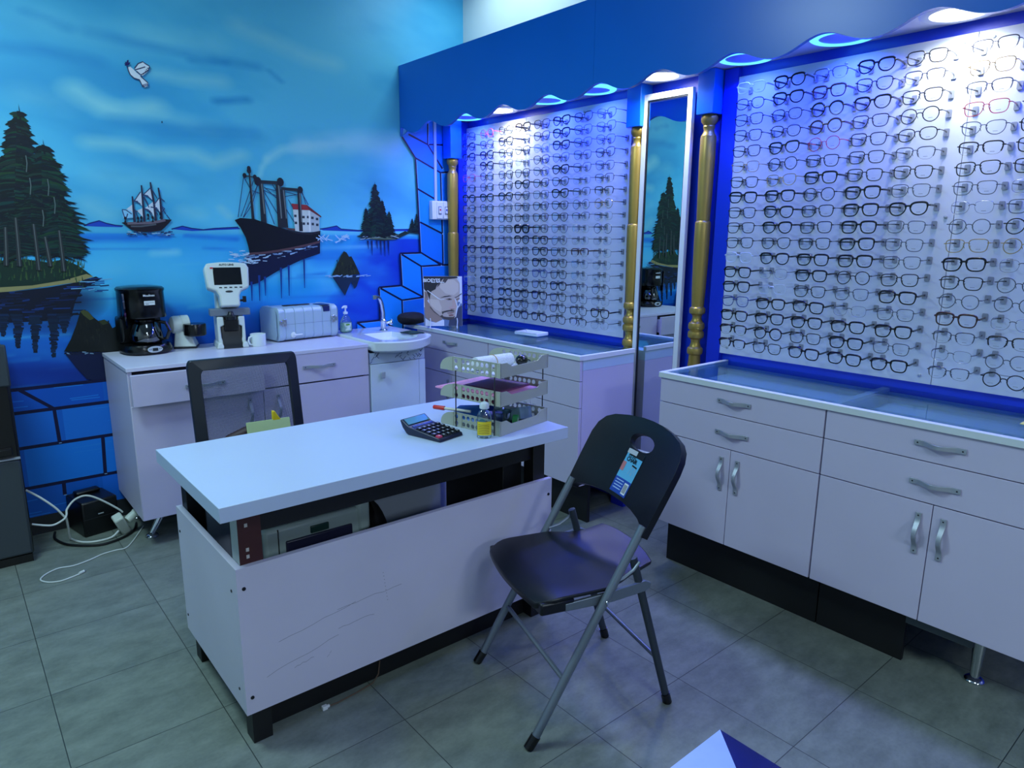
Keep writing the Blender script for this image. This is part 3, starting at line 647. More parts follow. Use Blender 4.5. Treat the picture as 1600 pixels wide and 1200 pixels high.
def display_unit(y0, y1, zb, lab, grp, dsplit, hd=True, hdoor=True, step=None, kick=(0, 0), notch=None):
    t = thing('display_cabinet', lab, 'cabinet', (2.545, (y0+y1)/2, 0), group=grp)
    xf = 2.305; g = .002
    bx0 = 2.694 if notch else XW-.006; yn = notch if notch else y0
    def car(b):
        b.box(xf+.020, bx0, y0+.001, y0+.018, zb, .797); b.box(xf+.020, XW-.006, y1-.018, y1-.001, zb, .797); b.box(xf+.020, bx0, y0+.018, y1-.018, zb, zb+.016)
        b.box(XW-.02, XW-.006, yn+.002, y1-.018, zb, .797); b.box(xf+.020, bx0-.014, y0+.018, y1-.018, .752, .757)
        if notch: b.box(bx0-.014, bx0, y0+.018, yn, zb, .797); b.box(bx0, XW-.02, yn, yn+.014, zb, .797); b.box(bx0, XW-.02, yn+.014, y1-.018, .752, .757)
    part('carcass', car, lam, t)
    def tray(b):
        b.box(xf+.021, bx0, y0+.002, y1-.002, .798, .804); b.box(xf+.021, xf+.034, y0+.002, y1-.002, .804, .8470); b.box(XW-.012, XW-.006, yn+.002, y1-.002, .804, .8470)
        b.box(xf+.034, bx0, y0+.002, y0+.014, .804, .8470); b.box(xf+.034, XW-.012, y1-.014, y1-.002, .804, .8470)
        if notch: b.box(bx0, XW-.006, yn, y1-.002, .798, .804); b.box(bx0-.006, bx0, y0+.014, yn, .804, .8470); b.box(bx0, XW-.012, yn, yn+.010, .804, .8470)
    part('glass_tray', tray, case_in, t)
    if step:
        part('display_step', lambda b: b.box(2.50, 2.545, step[0], step[1], .8045, .812), mat('display_step_white', (206, 222, 232), 0.5), t, 0.001)
        part('display_step', lambda b: b.box(2.545, 2.70, step[0], step[1], .8045, .826), mat('display_step_white', (206, 222, 232), 0.5), t, 0.001)
    part('kickboard', lambda b: b.box(2.40, 2.418, kick[0], kick[1], 0, zb-.001), mat('kickboard_black', (10, 11, 14), 0.6), t)
    part('kickboard', lambda b: b.box(2.418, bx0-.01, kick[1]-.03, kick[1]-.012, 0, zb-.001), mat('kickboard_black', (10, 11, 14), 0.6), t)
    part('inner_shadow_board', lambda b: b.box(xf+.024, xf+.03, y0+.018, y1-.018, zb+.016, .78), dark_gap, t)
    yc = (y0+y1)/2
    for (za, zb_, zh) in ((.7465, .848, .802), (.6145, .7435, .676)):
        d = part('drawer', lambda b: b.box(xf, xf+.0185, y0+g, y1-g, za, zb_), lam, t, 0.0012)
        if hd: handle(d, (xf, yc+.072, zh), (xf, yc-.072, zh), (-1, 0, 0))
    for (ya, yb, yh) in ((dsplit+g*.7, y1-g, dsplit+.036), (y0+g, dsplit-g*.7, dsplit-.035)):
        d = part('door', lambda b: b.box(xf, xf+.0185, ya, yb, zb+.001, .611), lam, t, 0.0012)
        if hdoor: handle(d, (xf, yh, .578), (xf, yh, .440), (-1, 0, 0))
    return t
gR, gL = 'lilac cabinets under the right display', 'lilac cabinets under the left display'
display_unit(1.0645, 1.772, .216, 'lilac white two-drawer cabinet under the left half of the right display', gR, 1.418, step=(1.12, 1.70), kick=(1.066, 1.76))
u2 = display_unit(.345, 1.0625, .216, 'lilac white two-drawer cabinet at the right edge, under the right display', gR, .700, step=(.40, 1.0), kick=(.76, 1.061))
chrome_leg(u2, 2.47, .56, .214, .0, .0)
part('support_bracket', lambda b: b.box(2.345, 2.365, .55, .745, .172, .2155), mat('bracket_grey', (70, 80, 84), .5), u2, .002)
display_unit(2.245, 2.955, .216, 'lilac white cabinet under the left display, its end facing the mirror', gL, 2.60, step=(2.40, 2.90), kick=(2.26, 2.954), notch=2.376)
display_unit(2.957, 3.68, .216, 'lilac white cabinet in the corner beside the washbasin', gL, 3.31, step=(3.0, 3.25), kick=(2.958, 3.60))
def case_top(y0, y1, lab, div, notch=None):
    t = thing('glass_countertop', lab, 'countertop', (2.545, (y0+y1)/2, .848))
    xf = 2.296
    def fr(b):
        b.box(xf, xf+.024, y0, y1, .848, .871); b.box(xf+.024, 2.694 if notch else XW-.004, y0, y0+.018, .848, .871); b.box(xf+.024, XW-.004, y1-.018, y1, .848, .871)
        for y in div: b.box(xf+.024, XW-.004, y-.014, y+.014, .848, .862)
    part('white_edge_frame', fr, lam_edge, t, 0.0015)
    bx = XW-.005
    o = [(xf+.0245, y0+.0185), (bx, y0+.0185), (bx, y1-.0185), (xf+.0245, y1-.0185)] if not notch else [(xf+.0245, y0+.0185), (2.694, y0+.0185), (2.694, notch), (bx, notch), (bx, y1-.0185), (xf+.0245, y1-.0185)]
    part('glass_top', lambda b: b.prism(o, .8625, .8675), case_glass, t, smooth=False)
    return t
case_top(.335, 1.777, 'white edged glass countertop below the right glasses display', [1.062])
case_top(2.241, YW-.006, 'white edged glass countertop below the left glasses display', [], 2.376)

# ================================================================== DISPLAY PANELS
BX = 2.765
panel_w = mat('display_panel_white', (206, 212, 226), 0.35, spec=0.4)
pad_m = mat('temple_pad_grey', (140, 146, 156), 0.4)
ROWS = [2.033-.06218*i for i in range(18)]
RC = {0: 1.678, 1: 1.512, 2: 1.350, 3: 1.186, 4: 1.022, 5: .825, 6: .661}
LC = {0: 3.620, 1: 3.437, 2: 3.256, 3: 3.106, 4: 2.946, 5: 2.791, 6: 2.630, 7: 2.471}
def pad_shape(b, y, z):
    b.prism([(y-.0085, z-.0105), (y-.0065, z-.0130), (y+.0065, z-.0130), (y+.0085, z-.0105), (y+.0085, z+.0105), (y+.0065, z+.0130), (y-.0065, z+.0130), (y-.0085, z+.0105)], BX-.005, BX-.0002, 'yz')
bb = MB(); pad_shape(bb, 0, 0); bb.v = [(x-BX, y, z) for x, y, z in bb.v]; pad_me = bb.mesh('temple_pad', pad_m, smooth=False)
def panel(y0, y1, cols, lab, screws):
    t = thing('eyewear_rack', lab, 'eyewear rack', (BX, (y0+y1)/2, .901), group='white eyewear racks on the display wall')
    part('board', lambda b: b.box(BX, XW-.001, y0, y1, .901, 2.096), panel_w, t, 0.0008)
    cells = [(c, r) for r in range(18) for c in cols]
    cells.sort(key=lambda q: (cols[q[0]], q[1]*.001))
    pads = [(cols[c]+s*.0588, ROWS[r]) for c, r in cells for s in (1, -1)]
    for y, z in pads[:100]:
        o = bpy.data.objects.new('temple_pad', pad_me); COL.objects.link(o); o.parent = t; o.location = TM[t.name] @ Vector((BX, y, z))
    if len(pads) > 100:
        def rest(b):
            for y, z in pads[100:]: pad_shape(b, y, z)
        part('temple_pads', rest, pad_m, t, smooth=False)['kind'] = 'stuff'
    for y, z in screws:
        part('screw_head', lambda b: b.lathe([(.006, 0), (.006, -.003), (.003, -.0045), (.0001, -.0045)], 12, (BX, y, z), 'x'), steel, t)
    return t
sub = lambda d, ks: {k: d[k] for k in ks}
panel(3.186, 3.772, sub(LC, (0, 1, 2)), 'narrow white panel of glasses at the far left, beside the corner pillar', [(3.75, 2.07), (3.205, 2.07), (3.75, 1.49), (3.205, .93)])
panel(2.386, 3.184, sub(LC, (3, 4, 5, 6, 7)), 'white panel of glasses just left of the mirror', [(3.165, 2.07), (2.72, 2.07), (2.72, .935), (2.60, 1.20), (3.16, .93)])
panel(.906, 1.799, sub(RC, (0, 1, 2, 3, 4)), 'wide white panel of glasses just right of the mirror', [(1.77, 2.072), (1.34, 2.072), (.945, 2.072), (.93, 1.50), (.945, .93), (1.76, .93)])
panel(.30, .904, sub(RC, (5, 6)), 'white panel of glasses cut off by the right edge of the picture', [(.86, 2.072), (.70, 2.072), (.62, .93)])

# ================================================================== GLASSES
FX = 2.668
lens_m = glass_mat('clear_lens', (253, 254, 255), 0.012, 0.02, 0.22)
GC = {'K': mat('glossy_black_acetate', (10, 10, 13), 0.25), 'k': mat('thin_black_metal', (9, 9, 12), 0.35), 'g': mat('pale_gold_metal', (176, 150, 96), 0.3, metal=0.8),
      's': mat('silver_metal', (96, 100, 112), 0.3, metal=0.85), 'c': mat('clear_frame_plastic', (196, 208, 224), 0.2), 't': mat('tortoise_acetate', (62, 36, 26), 0.3, var=0.5, vscale=120),
      'r': mat('red_rim', (178, 44, 62), 0.35), 'b': mat('blue_rim', (44, 62, 130), 0.35), 'F': mat('heavy_black_rim', (8, 8, 10), 0.3)}
CNAME = {'K': 'thick black', 'k': 'thin black', 'g': 'pale gold', 's': 'silver', 'c': 'clear', 't': 'tortoise', 'r': 'red', 'b': 'blue', 'F': 'heavy black'}
SNAME = {'c': 'cat-eye', 'r': 'rectangular', 'o': 'round', 'v': 'oval', 'h': 'half-rim', 'x': 'rimless'}
THK = {'K': .0024, 'F': .0044, 'k': .0018, 'g': .0014, 's': .0014, 'c': .0019, 't': .0023, 'r': .0014, 'b': .0018}
demo_ink = mat('lens_print', (70, 74, 84), 0.5)
steel_tip = GC['K']
def lens_outline(st, side, n=28):
    pts = []
    a, b_, p, tp, lift = {'c': (.0268, .0216, 2.5, .12, .16), 'r': (.0268, .0212, 3.4, .11, 0), 'o': (.0252, .0240, 2.15, .03, 0), 'v': (.0266, .0206, 2.5, .06, 0), 'h': (.0270, .0206, 3.0, .13, .04), 'x': (.0266, .0202, 3.0, .06, 0)}[st]
    for i in range(n):
        th = 2*PI*i/n; cx, sz = math.cos(th), math.sin(th)
        x = a*math.copysign(abs(cx)**(2/p), cx); z = b_*math.copysign(abs(sz)**(2/p), sz)
        x *= 1+tp*z/b_
        out = max(0, x/a); z += lift*b_*out*out*(1 if z > -b_*.3 else .4)
        if z < 0 and x < 0: x += .004*(-z/b_)*1.0
        pts.append((side*(.0345+x), z))
    return pts
GM = {}
def curve_y(x): return .35*x*x*1.6          # wrap of the front
def glasses_meshes(code):
    if code in GM: return GM[code]
    col, st = code; m = GC[col]; th = THK[col]; fr = MB(); lens = []
    for side in (-1, 1):
        ol = lens_outline(st, side); P = [(x, curve_y(x), z) for x, z in ol]
        if st == 'x': fr.tube(P, .0006, 4, True)
        elif st == 'h':
            n = len(P); top = [P[i] for i in range(0, n//2+1)]; fr.tube([P[-2], P[-1]]+top+[P[n//2+1], P[n//2+2]], th*1.25, 6)
            fr.tube([P[n//2+2]]+[P[i] for i in range(n//2+3, n-1)]+[P[-1]], .0005, 4)
        else:
            tk = [th*(1.5 if (z > .006 and col in 'KtF') else 1.0) for x, y, z in P]
            fr.tube(P, tk, 6, True)
        lb = MB(); c = (side*.0345, curve_y(.0345), 0); vs = [c]+[(c[0]+(x-c[0])*.985, y, z*.985) for x, y, z in P]; vs2 = [(x, y-.0012, z) for x, y, z in vs]; n = len(P)
        o = len(vs); lb.add(vs+vs2, [(0, i+1, (i+1) % n+1) for i in range(n)]+[(o, o+(i+1) % n+1, o+i+1) for i in range(n)]+[(i+1, o+i+1, o+(i+1) % n+1, (i+1) % n+1) for i in range(n)], 0)
        if side == 1:
            for q in range(4): lb.box(.029+q*.0034, .0312+q*.0034, curve_y(.035)-.0024, curve_y(.035)-.0020, -.0128, -.0112, 1)
        else: lb.box(-.044, -.028, curve_y(.035)-.0024, curve_y(.035)-.0020, -.0124, -.0117, 1)
        lens.append(lb.mesh('lens', [lens_m, demo_ink], False))
    zb = .008 if st != 'o' else .006
    w = .0105
    if col in 'KtFcb': fr.tube([(-w, .0006, zb-.001), (-.005, -.0004, zb+.0025), (.005, -.0004, zb+.0025), (w, .0006, zb-.001)], th*1.4, 6)
    else: fr.tube([(-w, .0004, zb-.002), (-.004, -.001, zb+.002), (.004, -.001, zb+.002), (w, .0004, zb-.002)], max(th, .0011), 6)
    if col == 'k' and st == 'o': fr.tube([(-.022, .0004, .019), (0, -.001, .0185), (.022, .0004, .019)], .0008, 6)
    for s in (-1, 1):
        if col in 'ksgr' and st != 'x': fr.tube([(s*.0115, .001, .001), (s*.009, .007, -.003), (s*.0085, .009, -.008)], .0009, 5)
        xo = .0618 if st != 'o' else .0595; ze = .0085 if st != 'c' else .0105
        if st != 'x': fr.tube([(s*(xo-.003), curve_y(xo-.003), ze), (s*.0665, curve_y(.0665)-.0002, ze), (s*.0685, .0045, ze)], [max(th, .0013), max(th*1.2, .0016), max(th, .0014)], 6)
    tms = []
    for s in (-1, 1):
        ze = .0085 if st != 'c' else .0105
        tb = MB(); hw = {'K': .0032, 'F': .0040, 't': .0032, 'c': .0026, 'b': .0026}.get(col, .0012); tip = max(hw, .0022)
        y1 = BX-FX-.0054
        pts = [(.0685 if st != 'x' else .0600, .0048 if st != 'x' else .0022, ze, hw), (.067, .03, ze+.0006, hw), (.064, .062, ze+.001, tip), (.0592, y1, ze, tip)]
        vs = []; 
        for (x, y, z, h) in pts: vs += [(s*(x-.0009), y, z-h), (s*(x-.0009), y, z+h), (s*(x+.0009), y, z+h), (s*(x+.0009), y, z-h)]
        fs = [(i*4+k, i*4+(k+1) % 4, (i+1)*4+(k+1) % 4, (i+1)*4+k) for i in range(3) for k in range(4)]+[(0, 1, 2, 3), (15, 14, 13, 12)]
        tb.add(vs, fs); tb.m = [0]*8+[1]*4+[0, 1]
        tms.append(tb.mesh('temple', [m, steel_tip if col in 'ksgr' else m], False))
    GM[code] = (fr.mesh('front_frame', m), lens, tms)
    return GM[code]
RTXT = """cr Kc sh Kc kr sh sr|kv Kc tr kc sh gr sr|kr kv Ko Kc kr sh sr|kr kv to kr ko rr sr|kr Kc ro kr kv sc kr|gr ko kr kr sh kh kr|kr gc Kr kr kr kr kr|Kr Kr ko Kr sr sr sx|kr Kc kr Kr Kc sx sr|kr Kc kr Kr sr so ko|kr kc kr Kr sr gr go|cr Kc Kr Kr sr Kr sx|Kr sx Kr ko kr kr so|Kr cx kr sr Kr so so|br Kr Kr sx sr tr sx|Kr Kr Kr Kr Kr sh kh|Kh Ko kr Kr sr sx so|Kh kr Kr Kr Kr sh ko"""
LTXT = """kr ro kc tc kc Kc kc sc|Kc kc Kc sc kc Kc sc sc|Kc Kc kc kc cc Kc sc sc|kc Kc sc sx kc sc sc kc|rc kc kc kc sc Kc sc sc|kr kc kc Kc kc kc sx sh|Kc Kc Kc kc sr Kc sh kh|kr kc sc kr kc kc so go|kr kc kr kc kc kc sh sx|Kr kr kr Fr kr sc sx so|sr kr sr Kc Kr so sx sx|Kr Kr sr kr Kr kr th sx|sr kr sr kr Kr kr sx sx|kr kr kr kr br kr sx sx|cx Kr kr kr kr Kr sh so|kr kr Kr Kr Kr kr sr sx|kr Kr Kr kr sx kr kr Kr|kr kr kr Kr Kr kr kh sx"""
def hang(txt, cols, side, grp):
    for r, row in enumerate(txt.split('|')):
        codes = row.split()
        for c, code in enumerate(codes):
            if c not in cols: continue
            fm, ls, ts = glasses_meshes(code)
            z = ROWS[r]-.009; y = cols[c]-.001
            nm = CNAME[code[0]]+' '+SNAME[code[1]]
            rowt = 'top row' if r == 0 else ('bottom row' if r == 17 else ORD[r]+' row')
            o = bpy.data.objects.new('eyeglasses', None); COL.objects.link(o); o.empty_display_size = .02
            o.location = (FX, y, z); o.rotation_euler = (random.uniform(-.012, .012), random.uniform(-.03, .03), -PI/2+random.uniform(-.008, .008))
            tag(o, '%s glasses, %s from left in the %s of the %s display' % (nm, ORD[c], rowt, side), 'glasses', grp)
            for me_, nme in [(fm, 'front_frame')]+[(l, 'lens') for l in ls]+[(t_, 'temple') for t_ in ts]:
                p = bpy.data.objects.new(nme, me_); COL.objects.link(p); p.parent = o
hang(LTXT, LC, 'left', 'eyeglasses on the left display')
hang(RTXT, RC, 'right', 'eyeglasses on the right display')
# ================================================================== CABINET ALONG THE PAINTED WALL AND WASHBASIN
wl = thing('sideboard', 'lilac white sideboard along the painted wall, left drawer pulled open', 'cabinet', (1.18, 3.57, 0))
X0, X1, YF, ZT, ZB = .597, 1.757, 3.302, .850, .144
part('worktop', lambda b: b.box(X0-.004, X1, YF-.004, YW-.014, ZT-.018, ZT), mat('sideboard_top_laminate', (214, 212, 230), 0.3, var=.02, vscale=3), wl, 0.0015)
def wcar(b):
    b.box(X0, X0+.018, YF+.004, YW-.014, ZB, ZT-.019); b.box(X1-.018, X1, YF+.02, YW-.014, ZB, ZT-.019); b.box(X0+.018, X1-.018, YF+.02, YW-.014, ZB, ZB+.018); b.box(X0+.018, X1-.018, YW-.03, YW-.014, ZB, ZT-.019); b.box(1.168, 1.186, YF+.02, YW-.03, ZB, ZT-.03)
part('carcass', wcar, lam, wl, 0.001)
part('inner_shadow_board', lambda b: b.box(X0+.02, X1-.02, YF+.03, YF+.036, ZB+.02, ZT-.03), dark_gap, wl)
dr = part('drawer', lambda b: (b.box(X0+.004, 1.174, YF-.042, YF-.024, .682, .822), b.box(X0+.02, 1.16, YF-.024, YF+.02, .70, .80)), lam, wl, 0.0012); handle(dr, (.815, YF-.042, .748), (.99, YF-.042, .748), (0, -1, 0))
dr = part('drawer', lambda b: b.box(1.178, X1-.002, YF-.002, YF+.016, .684, .836), lam, wl, 0.0012); handle(dr, (1.386, YF-.002, .763), (1.562, YF-.002, .763), (0, -1, 0))
for xa, xb, hx in ((X0+.002, 1.178, 1.112), (1.181, X1-.002, 1.252)):
    d = part('door', lambda b: b.box(xa, xb, YF, YF+.018, ZB, .676), lam, wl, 0.0012); handle(d, (hx, YF, .645), (hx, YF, .50), (0, -1, 0))
for x, y, sx in ((.655, 3.455, -.0), (1.70, 3.455, 0), (.655, 3.75, 0), (1.70, 3.75, 0)):
    chrome_leg(wl, x, y, ZB, .06 if x < 1 else -.06, .03 if y < 3.6 else -.02)

porcelain = mat('white_porcelain', (226, 236, 240), 0.12, coat=0.5)
vb = thing('washbasin_cabinet', 'small white washbasin cabinet with a square knob beside the sideboard', 'cabinet', (1.94, 3.56, 0))
vw = mat('vanity_white', (206, 222, 236), 0.3)
def vcar(b):
    b.box(1.765, 1.781, 3.318, YW-.014, .05, .795); b.box(2.10, 2.116, 3.318, YW-.014, .05, .795); b.box(1.781, 2.10, 3.318, YW-.014, .05, .066); b.box(1.781, 2.10, YW-.03, YW-.014, .066, .795)
part('carcass', vcar, vw, vb)
def fil(b):
    b.box(1.765, 2.116, 3.306, 3.3175, .735, .795, 0)
    for k in range(26):
        x = (1.768+.05*random.random()) if k < 7 else (1.93+.17*random.random()); z = .742+.048*random.random()
        b.M = Matrix.Translation((x, 3.3055, z)) @ Matrix.Rotation(random.choice([.8, -.8]), 4, 'Y'); b.box(-.012*random.random()-.003, .012, -.0006, .0004, -.0014, .0014, 1); b.M = Matrix()
part('patterned_filler', fil, [mat('vanity_filler_grey', (176, 192, 214), 0.35), mat('vanity_pattern_navy', (52, 66, 110), 0.4)], vb, weld=False)
d = part('door', lambda b: b.box(1.767, 2.074, 3.30, 3.3175, .055, .732), vw, vb, 0.002)
part('side_stile', lambda b: b.box(2.076, 2.116, 3.30, 3.3175, .055, .732), vw, vb, 0.002)
part('knob', lambda b: (b.box(1.82, 1.846, 3.278, 3.29, .655, .690), b.box(1.827, 1.839, 3.29, 3.30, .665, .680)), mat('knob_satin', (186, 196, 208), 0.3, metal=0.5), d, 0.003)
for x in (1.79, 2.09):
    for y in (3.34, 3.78): part('leg', lambda b: b.box(x-.015, x+.015, y-.015, y+.015, 0, .05), chrome, vb)
bs = thing('washbasin', 'white porcelain washbasin with a bowed front beside the corner', 'washbasin', (1.95, 3.55, .796))
def bas(b):
    # rim outline (bowed front), outer skirt and a sunken bowl
    N = 40; out = []
    for i in range(N+1):
        t = i/N; x = 1.772+(2.19-1.772)*t; out.append((x, 3.275-.115*math.sin(PI*t)**.8+.07*t))
    top = out+[(2.19, YW-.016), (1.772, YW-.016)]
    n = len(top); cx, cy = 1.975, 3.47
    z1, z0 = .862, .800
    vs = [(x, y, z1-.006) for x, y in top]+[(x+(cx-x)*.015, y+(cy-y)*.015, z1) for x, y in top]
    inner = []
    for x, y in top:
        a = math.atan2((y-cy)/.2, (x-cx)/.16); inner.append((cx+.155*math.cos(a), cy-.02+.175*math.sin(a)))
    vs += [(x, y, z1-.002) for x, y in inner]+[(cx+(x-cx)*.9, cy-.02+(y-cy+.02)*.9, z1-.03) for x, y in inner]+[(cx+(x-cx)*.5, cy-.02+(y-cy+.02)*.5, .806) for x, y in inner]
    vs += [(x+(cx-x)*.03, y+(cy-y)*.03, z0+.012) for x, y in top]+[(x+(cx-x)*.10, y+(cy-y)*.10, z0) for x, y in top]
    fs = []
    def ring(a, c_): 
        for i in range(n): fs.append((a*n+i, a*n+(i+1) % n, c_*n+(i+1) % n, c_*n+i))
    ring(0, 1); ring(1, 2); ring(2, 3); ring(3, 4); ring(0, 5); ring(5, 6); fs.append(tuple(4*n+i for i in range(n)))
    fs.append(tuple(6*n+i for i in range(n)))
    b.add(vs, fs)
part('basin', bas, porcelain, bs)
fc = thing('faucet', 'curved chrome swan-neck faucet on the washbasin', 'faucet', (2.055, 3.66, .861))
def fcb(b):
    b.lathe([(.024, 0), (.024, .004), (.017, .010), (.016, .045), (.019, .05), (.019, .062), (.012, .07)], 18, (2.055, 3.66, .8612))
    b.tube([(2.055, 3.66, .92), (2.052, 3.655, .97), (2.040, 3.645, 1.02), (2.018, 3.628, 1.055), (1.990, 3.605, 1.072), (1.958, 3.58, 1.070)], [.012, .0125, .0125, .012, .011, .010], 12)
    b.box(1.945, 1.967, 3.572, 3.592, 1.058, 1.082)
part('spout', fcb, chrome, fc)
part('lever', lambda b: (b.tube([(2.072, 3.655, .905), (2.095, 3.645, .912), (2.105, 3.64, .925)], [.010, .008, .006], 10), b.ellipsoid((2.098, 3.645, .905), (.013, .013, .013), 10, 8)), chrome, fc)
tw = MB(); tw.grid(lambda u, v: (2.08+.10*u+.01*math.sin(7*v), 3.40+.12*v, .8625+.010*math.sin(PI*u)*math.sin(PI*v)+.004*math.sin(9*u+5*v)**2), 14, 12); tw.grid(lambda u, v: (2.08+.10*u+.01*math.sin(7*v), 3.40+.12*v, .8622), 14, 12)
tag(tw.build('cleaning_cloth', mat('dark_green_cloth', (30, 62, 52), 0.9, var=.5, vscale=30)), 'dark green cloth lying on the washbasin rim beside the faucet', 'cloth')

# ---- things on the sideboard
blackp = mat('gloss_black_plastic', (9, 9, 11), 0.22, spec=0.5)
cf = thing('coffee_maker', 'black filter coffee maker with glass jug on the sideboard', 'coffee maker', (.765, 3.715, .8505), math.radians(8), world=False)
def cfo(z, k): return [(k*math.copysign(abs(math.cos(a))**.75, math.cos(a))*.098*(1.0), k*math.copysign(abs(math.sin(a))**.8, math.sin(a))*.105) for a in [2*PI*i/36 for i in range(36)]]
def loft(b, secs, mi=0):
    n = len(secs[0][0]); o = []
    vs = [(x, y, z) for pts, z in secs for x, y in pts]
    fs = [(i*n+j, i*n+(j+1) % n, (i+1)*n+(j+1) % n, (i+1)*n+j) for i in range(len(secs)-1) for j in range(n)]+[tuple(range(n))[::-1], tuple((len(secs)-1)*n+j for j in range(n))]
    b.add(vs, fs, mi)
part('base', lambda b: loft(b, [(cfo(0, 1.0), 0), (cfo(0, 1.12), .008), (cfo(0, 1.14), .028), (cfo(0, 1.06), .045), (cfo(0, .95), .048)]), blackp, cf)
part('upper_housing', lambda b: loft(b, [(cfo(0, 1.00), .175), (cfo(0, 1.02), .18), (cfo(0, 1.00), .24), (cfo(0, .99), .298), (cfo(0, 1.02), .303), (cfo(0, 1.03), .312), (cfo(0, .95), .320), (cfo(0, .5), .325)]), blackp, cf)
part('water_tank', lambda b: b.box(-.095, .095, .02, .10, .046, .178), blackp, cf, .012)
part('water_gauge', lambda b: b.prism([(-.102, .13), (-.107, .295), (-.099, .295), (-.095, .13)], -.075, -.045, 'xz'), glass_mat('smoky_gauge_plastic', (70, 110, 150), .15), cf)
ju = part('glass_jug', lambda b: b.lathe([(.048, .050), (.066, .056), (.073, .075), (.070, .10), (.054, .14), (.046, .155), (.044, .155), (.052, .138), (.067, .10), (.070, .076), (.062, .060), (.04, .054)], 30, (0, -.028, 0), cap=False), glass_mat('dark_jug_glass', (60, 70, 74), 0.18), cf)
part('jug_lid', lambda b: b.lathe([(.047, .155), (.048, .164), (.030, .170), (.0001, .172)], 24, (0, -.028, 0)), blackp, ju)
part('jug_handle', lambda b: b.tube([(.030, -.068, .158), (.062, -.115, .150), (.072, -.128, .115), (.062, -.112, .075), (.045, -.08, .066)], [.007, .009, .009, .008, .006], 8), blackp, ju)
part('coffee', lambda b: b.lathe([(.0001, .056), (.060, .058), (.067, .074), (.066, .085), (.0001, .085)], 24, (0, -.028, 0)), mat('black_coffee', (14, 8, 6), .2), ju)
badge = part('control_badge', lambda b: b.add([(.034*math.cos(2*PI*k/28), -.1235+ .004*abs(math.sin(2*PI*k/28)), .027+.0155*math.sin(2*PI*k/28)) for k in range(28)]+[(.034*math.cos(2*PI*k/28), -.116, .027+.0155*math.sin(2*PI*k/28)) for k in range(28)], [tuple(range(28))]+[(k, k+28, (k+1) % 28+28, (k+1) % 28) for k in range(28)]), mat('badge_silver', (205, 212, 214), .3, metal=.3), cf)
part('clock_display', lambda b: b.box(-.012, .012, -.1250, -.1236, .020, .034), mat('lcd_dark', (22, 30, 30), .3), badge)
def bdots(b):
    for x in (-.026, -.019, .019, .026): b.box(x-.002, x+.002, -.1248, -.1236, .028, .031)
part('button', bdots, mat('lcd_dark', (22, 30, 30), .3), badge)
part('price_label', lambda b: b.box(-.024, .024, -.1085, -.1065, .238, .258), mat('paper_label', (225, 230, 228), .5), cf)
def pl(b):
    for k in range(8): b.box(-.020+k*.005, -.0165+k*.005, -.1090, -.1085, .249, .2505)
    b.box(-.018, -.004, -.1090, -.1085, .2425, .2445)
part('label_print', pl, mat('ink_dark', (30, 34, 40), .6), cf)
inkw = mat('ink_white', (226, 230, 234), .5)
text('Moulinex', 'lettering', inkw, cf, .014, frame_mat((0, -.1075, .283), (1, 0, 0), (0, 0, 1)), .0003, bold=.0003)

grey_white = mat('instrument_white', (212, 220, 216), 0.3)
inst_shadow = mat('instrument_grey', (112, 122, 136), .35)
navy_plastic = mat('navy_black_plastic', (12, 16, 26), 0.35)
sc = thing('lens_tracer', 'small white swivel-head instrument with a black drum on the sideboard', 'instrument', (.965, 3.755, .8505), math.radians(-24), world=False)
part('foot', lambda b: (b.frustum((0, 0), .105, .10, .008, (-.012, 0), .062, .06, .10)), grey_white, sc, .006)
part('rubber_base', lambda b: b.box(-.053, .053, -.051, .051, 0, .009), navy_plastic, sc, .002)
def hd(b):
    b.M = Matrix.Translation((-.012, -.0, .118)) @ Matrix.Rotation(math.radians(24), 4, 'Z') @ Matrix.Rotation(PI/2, 4, 'Y')
    b.lathe([(.0001, -.062), (.028, -.060), (.042, -.050), (.046, -.036), (.046, -.012), (.044, -.011), (.047, -.009), (.047, .026), (.040, .030), (.0001, .032)], 30)
part('swivel_head', hd, grey_white, sc)
part('drum', lambda b: b.lathe([(.0001, .066), (.048, .066), (.053, .071), (.054, .120), (.051, .126), (.0001, .127)], 30, (.052, -.045, 0)), blackp, sc)

lm = thing('lensmeter', 'white lensmeter with a tilted screen on the sideboard', 'lensmeter', (1.16, 3.68, .8505), math.radians(-10), world=False)
TL = Matrix.Translation((0, -.055, .345)) @ Matrix.Rotation(math.radians(-14), 4, 'X')
def scr(b):
    b.M = TL
    o = [(-.098, -.045), (-.105, .055), (-.092, .078), (-.03, .084), (.03, .084), (.092, .078), (.105, .055), (.098, -.045), (.060, -.062), (.048, -.085), (.046, -.14), (-.046, -.14), (-.048, -.085), (-.060, -.062)]
    b.prism(o, -.03, .04, 'xz')
h = part('screen_head', scr, grey_white, lm, .008)
def sc1(b): b.M = TL; b.box(-.066, .066, -.0318, -.029, -.032, .056)
part('screen', sc1, mat('dark_lcd_screen', (8, 10, 16), 0.08, coat=.6), h, .002)
def sc2(b):
    b.M = TL
    for k in range(5): b.box(-.045+k*.024, -.032+k*.024, -.032, -.030, -.048, -.043)
    b.prism([(.018*math.cos(2*PI*k/20), -.066+.005*math.sin(2*PI*k/20)) for k in range(20)], -.0315, -.029, 'xz')
part('button', sc2, mat('ink_dark', (30, 34, 40), .6), h)
def sc3(b): b.M = TL; b.box(-.078, -.064, -.0325, -.029, .050, .057)
part('red_light', sc3, mat('red_sticker', (190, 24, 40), .4), h)
text('AUTO LENS', 'lettering', mat('ink_dark', (30, 34, 40), .6), lm, .013, TL @ frame_mat((0, -.0305, .069), (1, 0, 0), (0, 0, 1)), .0003, bold=.0004)
